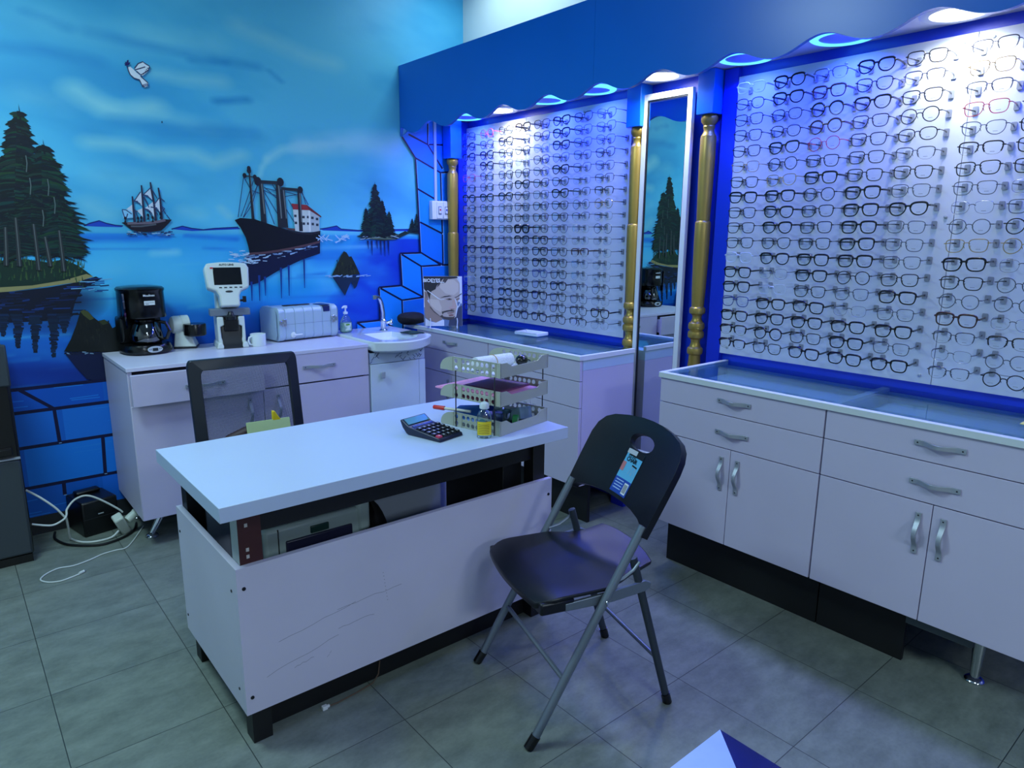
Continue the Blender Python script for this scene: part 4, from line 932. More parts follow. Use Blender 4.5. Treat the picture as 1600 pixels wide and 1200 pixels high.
part('column', lambda b: (b.box(-.052, .052, .0, .09, .02, .31), b.box(-.046, .046, -.02, .0, .22, .27)), grey_white, lm, .010)
part('nozzle', lambda b: (b.lathe([(.028, .250), (.034, .236), (.032, .220), (.014, .204), (.012, .196), (.0001, .196)], 18, (.0, -.045, 0)), b.tube([(.03, -.045, .235), (.075, -.045, .238)], .006, 8), b.box(.070, .086, -.055, -.035, .228, .258)), navy_plastic, lm, .001)
part('lens_table', lambda b: (b.box(-.096, .096, -.085, -.02, .165, .200)), inst_shadow, lm, .004)
part('lens_support', lambda b: (b.lathe([(.026, .145), (.026, .162), (.014, .172), (.010, .186), (.0001, .186)], 18, (0, -.088, 0))), navy_plastic, lm)
def base(b):
    for s in (-1, 1):
        b.prism([(s*.066, .0), (s*.066, .16), (s*.036, .16), (s*.032, .118), (s*.052, .11), (s*.050, .055), (s*.040, .012), (s*.036, 0)][::s], -.085, .05, 'xz')
        b.prism([(s*.078, .0), (s*.070, .03), (s*.050, .03), (s*.040, .0)][::s], -.105, .06, 'xz')
part('base_cheeks', base, grey_white, lm, .005)
part('base_front', lambda b: b.add([(-.046, -.108, .001), (.046, -.108, .001), (.046, -.102, .012), (-.046, -.102, .012), (.046, -.070, .055), (-.046, -.070, .055), (.046, -.064, .15), (-.046, -.064, .15), (-.046, .0, .15), (.046, .0, .15), (-.046, .0, .001), (.046, .0, .001)],
     [(0, 1, 2, 3), (3, 2, 4, 5), (5, 4, 6, 7), (7, 6, 9, 8), (8, 9, 11, 10), (10, 11, 1, 0), (1, 11, 9, 6, 4, 2), (0, 3, 5, 7, 8, 10)]), navy_plastic, lm)
part('base_window', lambda b: (b.box(-.034, .034, -.092, -.066, .09, .145)), blackp, lm, .003)

case_m = mat('pale_aluminium_case', (176, 198, 212), 0.34, metal=0.15)
cz = thing('equipment_case', 'pale grey ribbed equipment case with metal latches on the sideboard', 'case', (1.565, 3.73, .8505), math.radians(6.5), world=False)
def rbox(hx, hy, r, n=5):
    o = []
    for cx, cy, a0 in ((hx-r, hy-r, 0), (-hx+r, hy-r, 90), (-hx+r, -hy+r, 180), (hx-r, -hy+r, 270)):
        for k in range(n+1): a = math.radians(a0+90*k/n); o.append((cx+r*math.cos(a), cy+r*math.sin(a)))
    return o
def prof_yz(sc_, z0=.095): return [(y*sc_, z0+z*sc_) for y, z in rbox(.098, .089, .030)]
def loftx(b, secs, mi=0):
    n = len(secs[0][1]); vs = [(x, y, z) for x, pts in secs for y, z in pts]
    b.add(vs, [(i*n+j, i*n+(j+1) % n, (i+1)*n+(j+1) % n, (i+1)*n+j) for i in range(len(secs)-1) for j in range(n)]+[tuple(range(n))[::-1], tuple((len(secs)-1)*n+j for j in range(n))], mi)
def body(b):
    secs = []; x = -.140
    for k in range(5):
        xa = -.140+k*.056; secs += [(xa, prof_yz(.965)), (xa+.003, prof_yz(1.0)), (xa+.053, prof_yz(1.0)), (xa+.056, prof_yz(.965))]
    loftx(b, secs)
part('body', body, case_m, cz)
for s in (-1, 1):
    part('end_cap', lambda b: loftx(b, sorted([(s*.1405, prof_yz(.985)), (s*.152, prof_yz(1.03)), (s*.178, prof_yz(1.02)), (s*.190, prof_yz(.93)), (s*.191, prof_yz(.86)), (s*.182, prof_yz(.82))], key=lambda q: q[0])), case_m, cz)
    la = part('latch', lambda b: (b.box(s*.150-.012, s*.150+.012, -.108, -.094, .085, .125), b.box(s*.168-.010, s*.168+.010, -.106, -.088, .092, .118)), chrome, cz, .002)
    part('rivet', lambda b: b.lathe([(.004, 0), (.003, -.003), (.0001, -.0035)], 10, (s*.150, -.108, .105), 'y'), steel, la)
part('seam_line', lambda b: b.box(-.139, .139, -.0985, -.097, .094, .0955), mat('case_seam', (110, 128, 150), .5), cz)
part('side_handle', lambda b: (b.lathe([(.016, 0), (.015, -.004), (.006, -.006)], 16, (-.098, -.0985, .035), 'y'), b.tube([(-.098, -.107, .035), (-.05, -.109, .036)], [.005, .004], 8)), mat('case_white_plastic', (222, 228, 230), .35), cz)
part('control_panel', lambda b: (b.box(.085, .140, -.09, .0, .1845, .1875), b.box(.092, .132, -.101, -.088, .150, .180)), mat('navy_panel', (22, 36, 96), .3), cz, .005)
part('carry_strap', lambda b: b.box(-.10, .06, -.012, .012, .1852, .190), navy_plastic, cz, .002)
mg = thing('mug', 'white mug standing between the lensmeter and the case', 'mug', (1.272, 3.585, .8505), 0, world=False)
part('cup', lambda b: b.lathe([(.0001, 0), (.036, 0), (.038, .003), (.0385, .064), (.0365, .064), (.0355, .006), (.0001, .005)], 30, cap=False), mat('white_ceramic', (226, 236, 232), .25), mg)
part('mug_handle', lambda b: b.tube([(-.034, -.012, .054), (-.052, -.018, .050), (-.057, -.020, .032), (-.050, -.018, .014), (-.034, -.012, .010)], .0045, 8), mat('white_ceramic', (226, 236, 232), .25), mg)
sp = thing('soap_dispenser', 'clear pump bottle of pale green soap beside the washbasin', 'soap dispenser', (1.83, 3.70, .863), math.radians(10), world=False)
part('bottle', lambda b: b.add([(p[0]*math.cos(a), .62*p[0]*math.sin(a), p[1]) for p in ((.030, 0), (.040, .006), (.042, .03), (.038, .062), (.026, .088), (.013, .100), (.012, .110)) for a in [2*PI*k/24 for k in range(24)]], [(i*24+j, i*24+(j+1) % 24, (i+1)*24+(j+1) % 24, (i+1)*24+j) for i in range(6) for j in range(24)]+[tuple(range(24))[::-1], tuple(6*24+j for j in range(24))]), glass_mat('clear_bottle_plastic', (226, 240, 246), .12, .06), sp)
part('liquid_soap', lambda b: b.add([(p[0]*math.cos(a), .6*p[0]*math.sin(a), p[1]) for p in ((.029, .003), (.0385, .008), (.0402, .03), (.037, .058)) for a in [2*PI*k/24 for k in range(24)]], [(i*24+j, i*24+(j+1) % 24, (i+1)*24+(j+1) % 24, (i+1)*24+j) for i in range(3) for j in range(24)]+[tuple(range(24))[::-1], tuple(3*24+j for j in range(24))]), mat('green_soap', (172, 214, 176), .25), sp)
part('label', lambda b: b.grid(lambda u, v: (.024*(2*u-1), -.0262+.006*(2*u-1)**2, .014+.042*v), 8, 3), mat('soap_label', (206, 224, 204), .5), sp)
part('leaf_mark', lambda b: b.add([(-.006+.016*math.cos(2*PI*k/12), -.0270, .048+.005*math.sin(2*PI*k/12)) for k in range(12)], [tuple(range(12))]), mat('leaf_green', (96, 160, 50), .5), sp)
part('pump', lambda b: (b.lathe([(.013, .108), (.014, .120), (.006, .122), (.005, .140), (.012, .142), (.012, .156), (.0001, .158)], 16), b.tube([(0, 0, .150), (-.022, -.008, .150), (-.03, -.011, .144)], [.006, .005, .004], 8)), mat('pump_white', (224, 232, 238), .35), sp)

# ================================================================== CORNER: socket box, conduit, poster, bag, tray
sb = thing('socket_box', 'white surface socket box on the painted stone blocks by the pillar', 'socket box', (2.570, YW-.003, 1.58))
wp = mat('switch_white_plastic', (216, 224, 230), .35)
part('back_box', lambda b: b.box(2.506, 2.634, YW-.042, YW-.003, 1.524, 1.640), wp, sb, .003)
for x0 in (2.540, 2.589):
    m_ = part('module_plate', lambda b: b.box(x0, x0+.043, YW-.047, YW-.042, 1.530, 1.634), wp, sb, .002)
    part('recess', lambda b: b.box(x0+.009, x0+.034, YW-.0485, YW-.046, 1.555, 1.606), mat('switch_recess_grey', (120, 132, 150), .5), m_)
    part('rocker', lambda b: b.box(x0+.013, x0+.030, YW-.052, YW-.048, 1.562, 1.600), wp, m_, .002)
    part('indicator', lambda b: b.box(x0+.017, x0+.026, YW-.0532, YW-.0515, 1.578, 1.590), mat('switch_red', (200, 40, 40), .4) if x0 < 2.56 else mat('switch_blue', (40, 60, 170), .4), m_)
cd = MB(); cd.box(2.543, 2.562, YW-.018, YW-.003, 1.640, DL_Z-.001)
tag(cd.build('conduit', mat('conduit_white', (178, 190, 226), .4), bevel=.002), 'white cable conduit running up from the socket box to the canopy', 'conduit')

PO = Vector((2.36, 3.47, .8715)); px_ = Vector((math.cos(math.radians(-34)), math.sin(math.radians(-34)), 0)); pn = Vector((-math.sin(math.radians(34)), -math.cos(math.radians(34)), 0)); pu = (Vector((0, 0, 1))-pn*.10).normalized()
PW, PH = .232, .300
ps = thing('poster_stand', 'portrait poster of a bearded man in glasses, propped on the counter by the corner pillar', 'poster', tuple(PO))
def PP(u, v, h=0): return tuple(PO+px_*(u*PW-.115)+pu*(v*PH+.012)-Vector((pn.x, pn.y, 0))*-h*1.0)
def pp_poly(b, pts, h, mi): 
    b.add([PP(u, v, h) for u, v in pts], [tuple(range(len(pts)))], mi)
card_cols = [(214, 220, 232), (188, 172, 160), (30, 30, 40), (70, 62, 64), (150, 128, 118), (136, 92, 90), (96, 120, 160), (226, 230, 236), (206, 192, 178), (132, 112, 104), (194, 164, 154), (52, 60, 90)]
cmats = [mat('poster_ink_%s' % n_, c, .5) for n_, c in zip(('paper', 'skin', 'black', 'stubble', 'shade', 'lips', 'blue', 'white', 'light_skin', 'dark_skin', 'nose', 'navy'), card_cols)]
def card(b):
    o = [PP(0, 0), PP(1, 0), PP(1, 1), PP(0, 1)]; bk = [PP(0, 0, -.003), PP(1, 0, -.003), PP(1, 1, -.003), PP(0, 1, -.003)]
    b.add(o+bk, [(0, 1, 2, 3), (7, 6, 5, 4), (0, 4, 5, 1), (1, 5, 6, 2), (2, 6, 7, 3), (3, 7, 4, 0)], 0)
cpart = part('card', card, cmats, ps, smooth=False)
# picture read in the poster's own frame: u to the right, v up
def c(pts): return [((x-130)/650.0, 1-(y-120)/930.0) for x, y in pts]
def face(b):
    h = [0.0003]
    def P_(pts, mi): h[0] += .00005; pp_poly(b, c(pts), h[0], mi)
    P_([(132, 1048), (778, 1048), (778, 640), (740, 600), (560, 560), (132, 700)], 6)
    P_([(540, 1048), (560, 930), (660, 880), (720, 700), (778, 660), (778, 1048)], 11)
    P_([(150, 900), (230, 960), (330, 985), (430, 920), (470, 940), (470, 1048), (150, 1048)], 0)
    P_([(140, 500), (230, 640), (300, 760), (430, 880), (440, 930), (330, 985), (200, 930), (150, 880)], 4)
    P_([(220, 240), (330, 170), (520, 140), (690, 160), (745, 260), (740, 420), (735, 520), (690, 640), (680, 800), (650, 900), (560, 935), (470, 920), (400, 860), (300, 760), (230, 660), (210, 520), (200, 380)], 1)
    P_([(420, 190), (640, 180), (720, 260), (715, 400), (640, 470), (500, 440), (400, 330)], 8)
    P_([(230, 540), (380, 560), (430, 700), (420, 790), (330, 740), (240, 650)], 8)
    P_([(132, 122), (690, 122), (720, 150), (650, 160), (560, 170), (470, 160), (400, 230), (350, 300), (330, 360), (260, 400), (240, 470), (230, 560), (200, 470), (180, 400), (150, 380), (132, 340)], 2)
    P_([(470, 160), (545, 170), (500, 240), (440, 250)], 3); P_([(400, 200), (440, 190), (400, 280), (350, 330)], 3)
    P_([(140, 400), (175, 400), (205, 470), (205, 560), (170, 580), (145, 520)], 4); P_([(155, 430), (180, 440), (190, 520), (165, 520)], 9)
    P_([(400, 520), (480, 490), (560, 478), (610, 492), (560, 496), (480, 510)], 2); P_([(640, 520), (700, 490), (772, 432), (772, 450), (720, 492), (670, 520)], 2)
    P_([(500, 545), (560, 525), (610, 540), (600, 560), (540, 566)], 9); P_([(545, 540), (585, 538), (580, 556), (550, 558)], 2); P_([(670, 545), (730, 520), (740, 545), (690, 570)], 9)
    P_([(610, 560), (650, 560), (680, 690), (660, 740), (590, 745), (545, 720), (560, 690), (610, 670)], 10); P_([(575, 725), (650, 728), (640, 745), (590, 745)], 9)
    P_([(430, 780), (520, 755), (600, 745), (655, 765), (640, 780), (560, 775), (470, 800), (440, 830)], 3)
    P_([(520, 800), (640, 790), (650, 800), (590, 815), (530, 812)], 5); P_([(540, 840), (600, 828), (640, 838), (620, 860), (560, 866)], 5)
    P_([(230, 670), (300, 770), (400, 860), (440, 840), (460, 870), (520, 880), (620, 880), (650, 860), (640, 910), (560, 938), (470, 922), (400, 870), (300, 790), (240, 710)], 3)
    P_([(640, 520), (660, 560), (690, 680), (660, 880), (672, 880), (706, 690), (672, 555)], 7); P_([(706, 690), (780, 540), (780, 560), (712, 710)], 7)
    P_([(185, 385), (200, 380), (385, 530), (380, 545)], 7); P_([(380, 540), (420, 560), (480, 548), (480, 540), (420, 550), (392, 532)], 7)
    P_([(700, 122), (778, 122), (778, 420), (745, 400), (740, 260), (720, 180)], 0)
part('portrait_print', face, cmats, cpart, smooth=False, weld=False)
TMt = frame_mat(PP(.21, .915, .0012), px_, pu)
text('BIOEYES', 'lettering', inkw, ps, .028, TMt, .0002, bold=.0008)
def under(b):
    for x0, x1 in ((260, 330), (350, 385), (400, 480)): pp_poly(b, c([(x0, 226), (x1, 226), (x1, 238), (x0, 238)]), .0012, 0)
part('tagline', under, inkw, ps, smooth=False)
def stnd(b):
    for u in (.16, .86):
        b.tube([PP(u, .16, .004), PP(u+.01, .10, .010), PP(u, .0, .012), tuple(PO+px_*(u*PW-.115)+pn*.03)], .003, 6); b.tube([tuple(PO+px_*(u*PW-.115)+pn*.03+Vector((0, 0, .003))), tuple(PO+px_*(u*PW-.115)-pn*.05+Vector((0, 0, .003)))], .003, 6)
part('clear_easel_leg', stnd, mat('easel_white_plastic', (214, 224, 232), .3), ps)
bg = MB()
bg.grid(lambda u, v: (2.30+.09*math.cos(2*PI*u)*(1.05*math.sin(PI*v*.98+.02))+.01*math.sin(11*u), 3.72+.075*math.sin(2*PI*u)*math.sin(PI*v*.98+.02), .872+.055*(1-math.cos(PI*v))/2*1.4+.008*math.sin(9*u+6*v)*math.sin(PI*v)), 28, 12, wrap=True)
tag(bg.build('black_bag', mat('black_cloth', (16, 17, 20), .8, var=.5, vscale=30)), 'crumpled black bag behind the poster at the corner of the counter', 'bag')
tr = thing('eyewear_tray', 'small white tray lying on the left glass countertop', 'tray', (2.60, 2.93, .8715), math.radians(8), world=False)
part('tray_body', lambda b: (b.box(-.05, .05, -.085, .085, 0, .006), b.box(-.05, .05, -.085, -.078, .006, .018), b.box(-.05, .05, .078, .085, .006, .018), b.box(-.05, -.043, -.078, .078, .006, .018), b.box(.043, .05, -.078, .078, .006, .018)), mat('tray_white', (222, 230, 236), .4), tr, .003)
yp = MB(); yp.box(2.50, 2.62, .42, .56, .8715, .8730)
tag(yp.build('yellow_card', mat('yellow_card', (214, 206, 110), .5)), 'yellow card on the glass countertop at the right edge', 'card')
# ================================================================== DESK
desk_white = mat('desk_white_laminate', (192, 206, 228), 0.33, var=.015, vscale=3)
black_metal = mat('black_frame_metal', (9, 9, 11), .5)
dk = thing('desk', 'white topped desk with scuffed front panel in the middle of the room', 'desk', (1.09, 2.02, 0))
part('desk_top', lambda b: b.box(.479, 1.703, 1.711, 2.337, .705, .747), desk_white, dk, .0012)
panel_m = mat('desk_panel_laminate', (206, 202, 218), .38, var=.05, vscale=2.5)
fp = MB(); fp.box(.519, 1.666, 1.752, 1.770, .109, .55, 0)
def scratch(x0, z0, x1, z1, w=.0011):
    n = 7; P = [(x0+(x1-x0)*i/n, z0+(z1-z0)*i/n+random.uniform(-.003, .003)) for i in range(n+1)]
    for a, b_ in zip(P[:-1], P[1:]): fp.add([(a[0], 1.7518, a[1]-w/2), (b_[0], 1.7518, b_[1]-w/2), (b_[0], 1.7518, b_[1]+w/2), (a[0], 1.7518, a[1]+w/2)], [(0, 1, 2, 3)], 1)
for s in ((.62, .30, .86, .335), (.80, .335, 1.02, .34), (.58, .205, .80, .25), (.66, .20, .72, .212), (.80, .27, .92, .275), (.76, .19, .775, .205)): scratch(*s)
for k in range(9): fp.box(.955+k*.0015, .9575+k*.0015, 1.7515, 1.7519, .40-k*.012, .402-k*.012, 1)
fpo = fp.build('front_panel', [panel_m, mat('scuff_grey', (112, 112, 124), .6)], dk, False, .0008, weld=False)
for x in (.537, 1.65):
    for z in (.49, .16): part('screw', lambda b: b.lathe([(.0055, 0), (.005, -.002), (.0001, -.0025)], 12, (x, 1.752, z), 'y'), dark_screw, fpo)
ep = part('end_panel', lambda b: b.box(.519, .537, 1.7705, 2.325, .109, .55), panel_m, dk, .0008)
for y in (1.80, 2.30):
    for z in (.47, .17): part('screw', lambda b: b.lathe([(.0045, 0), (.004, -.002), (.0001, -.0025)], 12, (.519, y, z), 'x'), dark_screw, ep)
for x0, x1 in ((.5375, .592), (1.590, 1.645)):
    for y0, y1 in ((1.7705, 1.825), (2.262, 2.317)):
        if x0 < 1 and y0 < 2:
            lg = MB(); lg.box(.5375, .600, 1.7705, 1.830, .109, .704, 0); lg.m[4] = 1; lg.box(.5375, .592, 1.7705, 1.825, 0, .108, 2)
            lo = lg.build('leg', [mat('maroon_wood', (64, 26, 26), .45), mat('leg_side_pale', (176, 184, 180), .45), black_metal], dk, False)
            def studs(b):
                for z in (.655, .585, .565): b.box(.556, .564, 1.7690, 1.7705, z, z+.010)
            part('stud', studs, mat('stud_pale', (190, 184, 176), .4), lo)
            continue
        part('leg', lambda b: b.box(x0, x1, y0, y1, 0, .704), black_metal, dk, .002)
def rails(b):
    b.box(.600, 1.590, 1.785, 1.815, .628, .704); b.box(.592, 1.590, 2.275, 2.305, .655, .704); b.box(.545, .585, 1.825, 2.262, .655, .704); b.box(1.597, 1.637, 1.825, 2.262, .655, .704)
part('top_rail', rails, black_metal, dk)
def lrails(b):
    b.box(.600, 1.590, 1.785, 1.815, .10, .14); b.box(.545, .585, 1.825, 2.262, .10, .14); b.box(1.597, 1.637, 1.825, 2.262, .10, .14); b.box(.592, 1.590, 2.275, 2.305, .10, .14)
part('bottom_rail', lrails, black_metal, dk)
part('desk_shade_board', lambda b: b.box(.594, 1.588, 1.816, 1.828, .001, .139), black_metal, dk)  # black board added to stand for the dark shade under the desk
part('shelf', lambda b: b.box(.5375, 1.640, 1.826, 2.26, .1405, .156), black_metal, dk)
part('drawer_pedestal', lambda b: b.box(1.50, 1.5885, 1.835, 2.20, .157, .654), mat('pedestal_black', (12, 12, 14), .5), dk, .002)
part('back_panel', lambda b: b.box(.594, 1.588, 2.262, 2.2735, .157, .654), desk_white, dk)
prn = thing('printer', 'grey green printer with a dark front hatch on the shelf inside the desk', 'printer', (.83, 2.05, .1565))
pg = mat('printer_grey_green', (164, 182, 178), .45)
part('housing', lambda b: (b.box(.66, 1.0, 1.93, 2.22, .1565, .555), b.box(.965, 1.012, 1.925, 2.0, .47, .575)), pg, prn, .012)
part('front_hatch', lambda b: b.box(.725, .945, 1.922, 1.934, .30, .508), mat('printer_dark_navy', (34, 34, 60), .4), prn, .004)
part('status_window', lambda b: b.box(.805, .865, 1.924, 1.934, .512, .535), mat('printer_window_green', (34, 66, 60), .3), prn, .002)
part('seam', lambda b: b.box(.702, .705, 1.9285, 1.9325, .17, .55), black_metal, prn)
dbg = MB()
dbg.grid(lambda u, v: (1.095+.072*math.cos(2*PI*u)*(math.sin(PI*(v*.96+.02)))**.7+.008*math.sin(13*u), 2.09+.10*math.sin(2*PI*u)*(math.sin(PI*(v*.96+.02)))**.7, 157e-3+.335*v+.012*math.sin(9*u+6*v)*v), 30, 14, wrap=True)
tag(dbg.build('black_bag', MATS['black_cloth']), 'black bag sitting on the shelf inside the desk', 'bag')
cwire = MB(); cwire.tube([(.965, 1.811, .06), (.955, 1.805, .02), (.93, 1.796, .004), (.88, 1.787, .004), (.80, 1.779, .004), (.772, 1.780, .005)], .0022, 6)
tag(cwire.build('thin_wire', mat('wire_brown', (96, 76, 60), .5)), 'thin wire lying on the floor under the front of the desk', 'wire')
wb_ = MB(); wb_.box(.748, .764, 1.774, 1.787, .0, .012); wb_.box(.764, .772, 1.777, 1.784, .002, .010)
tag(wb_.build('small_plug', mat('plug_white', (220, 224, 224), .4), bevel=.001), 'tiny white plug lying on the floor under the desk', 'plug')

# ---- on the desk
ty = thing('letter_tray', 'three tier grey plastic letter tray on the right end of the desk', 'letter tray', (1.431, 1.766, .7475), math.radians(11.4), world=False)
tgrey = mat('letter_tray_grey', (168, 172, 156), .4)
TW_, TD_ = .272, .285
def tier(z0, nm):
    tt = part(nm, lambda b: b.box(.003, TW_-.003, .003, TD_-.004, z0, z0+.003), tgrey, ty)
    hh = .050
    for x0 in (0, TW_-.003):
        w = MB()
        # plain ends
        w.box(x0, x0+.003, 0, .022, z0, z0+hh); w.box(x0, x0+.003, .044, .050, z0, z0+hh)
        arc = [(.222, z0), (.222, z0+hh)]+[(.222+.062*math.sin(t*PI/2/8), z0+.006+(hh-.006)*math.cos(t*PI/2/8)) for t in range(1, 9)]+[(.284, z0)]
        w.prism(arc, x0, x0+.003, 'yz')
        # perforated middle: two rows of round holes
        ys = [.033]+[.062+k*.0218 for k in range(6)]+[.206]
        edges = [(.022, .044)]+[(.050+k*.0218+(.0012), .050+(k+1)*.0218+.0012) for k in range(6)]+[(.182, .222)]
        for (ya, yb), yc in zip(edges, ys):
            for za, zb_ in ((z0, z0+hh/2), (z0+hh/2, z0+hh)):
                zc = (za+zb_)/2; r = .0082; n = 20
                ring = [(yc+r*math.cos(2*PI*k/n), zc+r*math.sin(2*PI*k/n)) for k in range(n)]
                sq = []
                for k in range(n):
                    a = 2*PI*k/n; cx, sx = math.cos(a), math.sin(a)
                    t = min(((yb-yc) if cx > 0 else (yc-ya))/max(1e-6, abs(cx)), ((zb_-zc) if sx > 0 else (zc-za))/max(1e-6, abs(sx)))
                    sq.append((yc+cx*t, zc+sx*t))
                for xx in (x0, x0+.003):
                    w.add([(xx, a, c_) for a, c_ in ring]+[(xx, a, c_) for a, c_ in sq], [(k, (k+1) % n, n+(k+1) % n, n+k) for k in range(n)])
                    if True:   # square corners
                        for cy_, cz_ in ((ya, za), (yb, za), (yb, zb_), (ya, zb_)):
                            pr = sorted(sq, key=lambda q: (q[0]-cy_)**2+(q[1]-cz_)**2)[:2]; w.add([(xx, cy_, cz_), (xx, *pr[0]), (xx, *pr[1])], [(0, 1, 2)])
                w.add([(x0, a, c_) for a, c_ in ring]+[(x0+.003, a, c_) for a, c_ in ring], [(k, (k+1) % n, n+(k+1) % n, n+k) for k in range(n)])
        for y in (.0, .020, .044, .178, .220): w.box(x0-.0022 if x0 == 0 else x0+.003, x0 if x0 == 0 else x0+.0052, y, y+.004, z0, z0+hh)
        w.box(x0-.001, x0+.004, .0, .222, z0+hh, z0+hh+.002); w.box(x0-.0005, x0+.0035, .0505, .182, z0+hh*.49, z0+hh*.51)
        w.build('side_wall', tgrey, tt, False, weld=False)
    bk = [(0, z0), (TW_, z0), (TW_, z0+hh), (TW_-.035, z0+hh), (TW_-.045, z0+hh-.006), (TW_-.062, z0+hh-.016), (.062, z0+hh-.016), (.045, z0+hh-.006), (.035, z0+hh), (0, z0+hh)]
    part('back_wall', lambda b: b.prism(bk, 0, .003, 'xz'), tgrey, tt)
    return tt
for z0 in (0.0, .104, .203): tier(z0, 'tray_tier')
def rods(b, x, y): b.tube([(x, y, .0), (x, y, .206)], .0022, 8)
for x, y in ((-.003, .024), (-.003, .205), (TW_+.003, .024), (TW_+.003, .205)): part('support_rod', lambda b: rods(b, x, y), mat('rod_steel', (70, 70, 72), .35, metal=.7), ty)
LT = Matrix.Translation((1.431, 1.766, .7475)) @ Matrix.Rotation(math.radians(11.4), 4, 'Z')
def intray(name, lab, cat, x, y, z, rz=0, group=None):
    p = LT @ Vector((x, y, z)); return thing(name, lab, cat, tuple(p), math.radians(11.4)+rz, group, world=False)
ro = intray('paper_roll', 'rolled white papers held by a rubber band in the top letter tray', 'paper roll', .14, .125, .2075)
part('rolled_paper', lambda b: b.tube([(-.105, .02, .024), (.055, -.01, .024)], .0235, 22), mat('printed_paper', (224, 230, 232), .6, var=.12, vscale=160), ro)
part('rubber_band', lambda b: b.tube([(-.028+.0005*math.cos(k), .0056+.0245*math.cos(2*PI*k/24)*.98, .024+.0245*math.sin(2*PI*k/24)) for k in range(24)], .0016, 6, True), mat('rubber_tan', (176, 142, 92), .6), ro)
sg = intray('sunglasses_case', 'black rounded object beside the paper roll in the top letter tray', 'case', .225, .085, .2075, .3)
part('shell', lambda b: b.ellipsoid((0, 0, .020), (.030, .022, .020), 20, 12), blackp, sg)
part('strap', lambda b: b.tube([(.028, 0, .022), (.045, -.012, .014), (.05, -.03, .006), (.04, -.045, .004)], .002, 6), blackp, sg)
pf = [intray('loose_paper', 'loose white sheet lying under the paper roll in the top letter tray', 'paper', .13, .14, .2062)]
part('sheet', lambda b: b.box(-.11, .11, -.12, .12, 0, .0012), mat('printed_paper', (224, 230, 232), .6, var=.12, vscale=160), pf[0])
pinks = [mat('pink_folder', (226, 150, 190), .5), mat('magenta_folder', (190, 92, 140), .5), mat('plum_folder', (110, 58, 96), .5)]
for k, (dx, dy, a, mi, lab) in enumerate(((0, 0, .0, 1, 'rose red folder lowest in the middle letter tray'), (.004, .01, .05, 1, 'red pink folder second from the bottom in the middle letter tray'), (-.004, .02, -.04, 0, 'pale pink folder spread widest in the middle letter tray'), (.02, .0, .03, 2, 'small plum coloured sheet on top of the pink folders'))):
    q = intray('paper_folder', lab, 'folder', .136+dx, .150+dy, .108+.008*k, a, 'pink folders in the middle letter tray')
    sx, sy = ((.12, .135), (.122, .14), (.124, .150), (.088, .09))[k]
    part('cover', lambda b: b.box(-sx, sx, -sy, sy, 0, .006), pinks[mi], q, .001); part('flap', lambda b: b.box(-sx+.008, sx-.004, -sy+.004, sy-.01, .0062, .0074), pinks[(mi+1) % 3] if k < 2 else pinks[mi], q)
bf = intray('blue_folder', 'curled blue folder standing in the bottom letter tray', 'folder', .11, .20, .0035, .2)
part('sheet', lambda b: (b.grid(lambda u, v: (-.07+.13*u, -.05+.13*v, .006+.055*math.sin(PI*u*.9)*(1-.3*v)), 14, 6), b.grid(lambda u, v: (-.07+.13*u, -.05+.13*v, .001+.001*u), 14, 6)), mat('blue_folder', (36, 104, 190), .4), bf)
gp = intray('plastic_cup', 'clear plastic cup in the bottom letter tray', 'cup', .075, .055, .0035)
part('cup_wall', lambda b: b.lathe([(.0001, .0), (.028, .0), (.034, .062), (.0365, .064), (.0325, .062), (.026, .003), (.0001, .003)], 26, cap=False), glass_mat('frosted_cup', (196, 212, 222), .12, .15), gp)
gt = intray('tape_roll', 'small roll of green tape in the bottom letter tray', 'tape', .125, .032, .0035, .5)
part('tape_ring', lambda b: b.lathe([(.012, -.009), (.022, -.009), (.022, .009), (.012, .009), (.012, -.009)], 26, (0, 0, .022), 'y', cap=False), mat('green_tape', (48, 132, 70), .4), gt)
part('tape_core', lambda b: b.lathe([(.009, -.0088), (.0122, -.0088), (.0122, .0088), (.009, .0088), (.009, -.0088)], 22, (0, 0, .022), 'y', cap=False), mat('tape_core_pale', (190, 214, 190), .5), gt)
bxs = intray('small_carton', 'tilted blue grey carton in the bottom letter tray', 'carton', .19, .075, .0275, .25)
def crt(b): b.M = Matrix.Rotation(math.radians(-14), 4, 'X') @ Matrix.Rotation(math.radians(10), 4, 'Y'); b.box(-.05, .05, -.036, .036, -.018, .026)
part('carton_body', crt, mat('carton_blue_grey', (104, 130, 146), .5, var=.15, vscale=40), bxs, .001)
text('WELLION', 'lettering', mat('ink_dark', (30, 34, 40), .6), bxs, .018, Matrix.Rotation(math.radians(-14), 4, 'X') @ Matrix.Rotation(math.radians(10), 4, 'Y') @ frame_mat((0, 0, .0265), (1, 0, 0), (0, 1, 0)), .0002)
vf = intray('violet_notebook', 'violet notebook lying flat in the bottom letter tray', 'notebook', .19, .16, .0035, .15)
part('cover', lambda b: b.box(-.06, .06, -.11, .11, 0, .007), mat('violet_cover', (120, 100, 180), .5), vf, .001)
mk = intray('marker', 'red capped white marker poking out of the bottom letter tray', 'marker', .008, .275, .0545, .35)
def mkb(b): b.M = Matrix.Rotation(math.radians(2), 4, 'X'); b.tube([(0, -.105, 0), (0, .0, 0)], .0055, 12)
part('barrel', mkb, mat('marker_white', (214, 214, 206), .4), mk)
def mkc(b): b.M = Matrix.Rotation(math.radians(2), 4, 'X'); b.tube([(0, -.002, 0), (0, .040, 0), (0, .043, 0)], [.0085, .0080, .006], 12)
part('cap', mkc, mat('marker_red', (206, 44, 36), .35), mk)

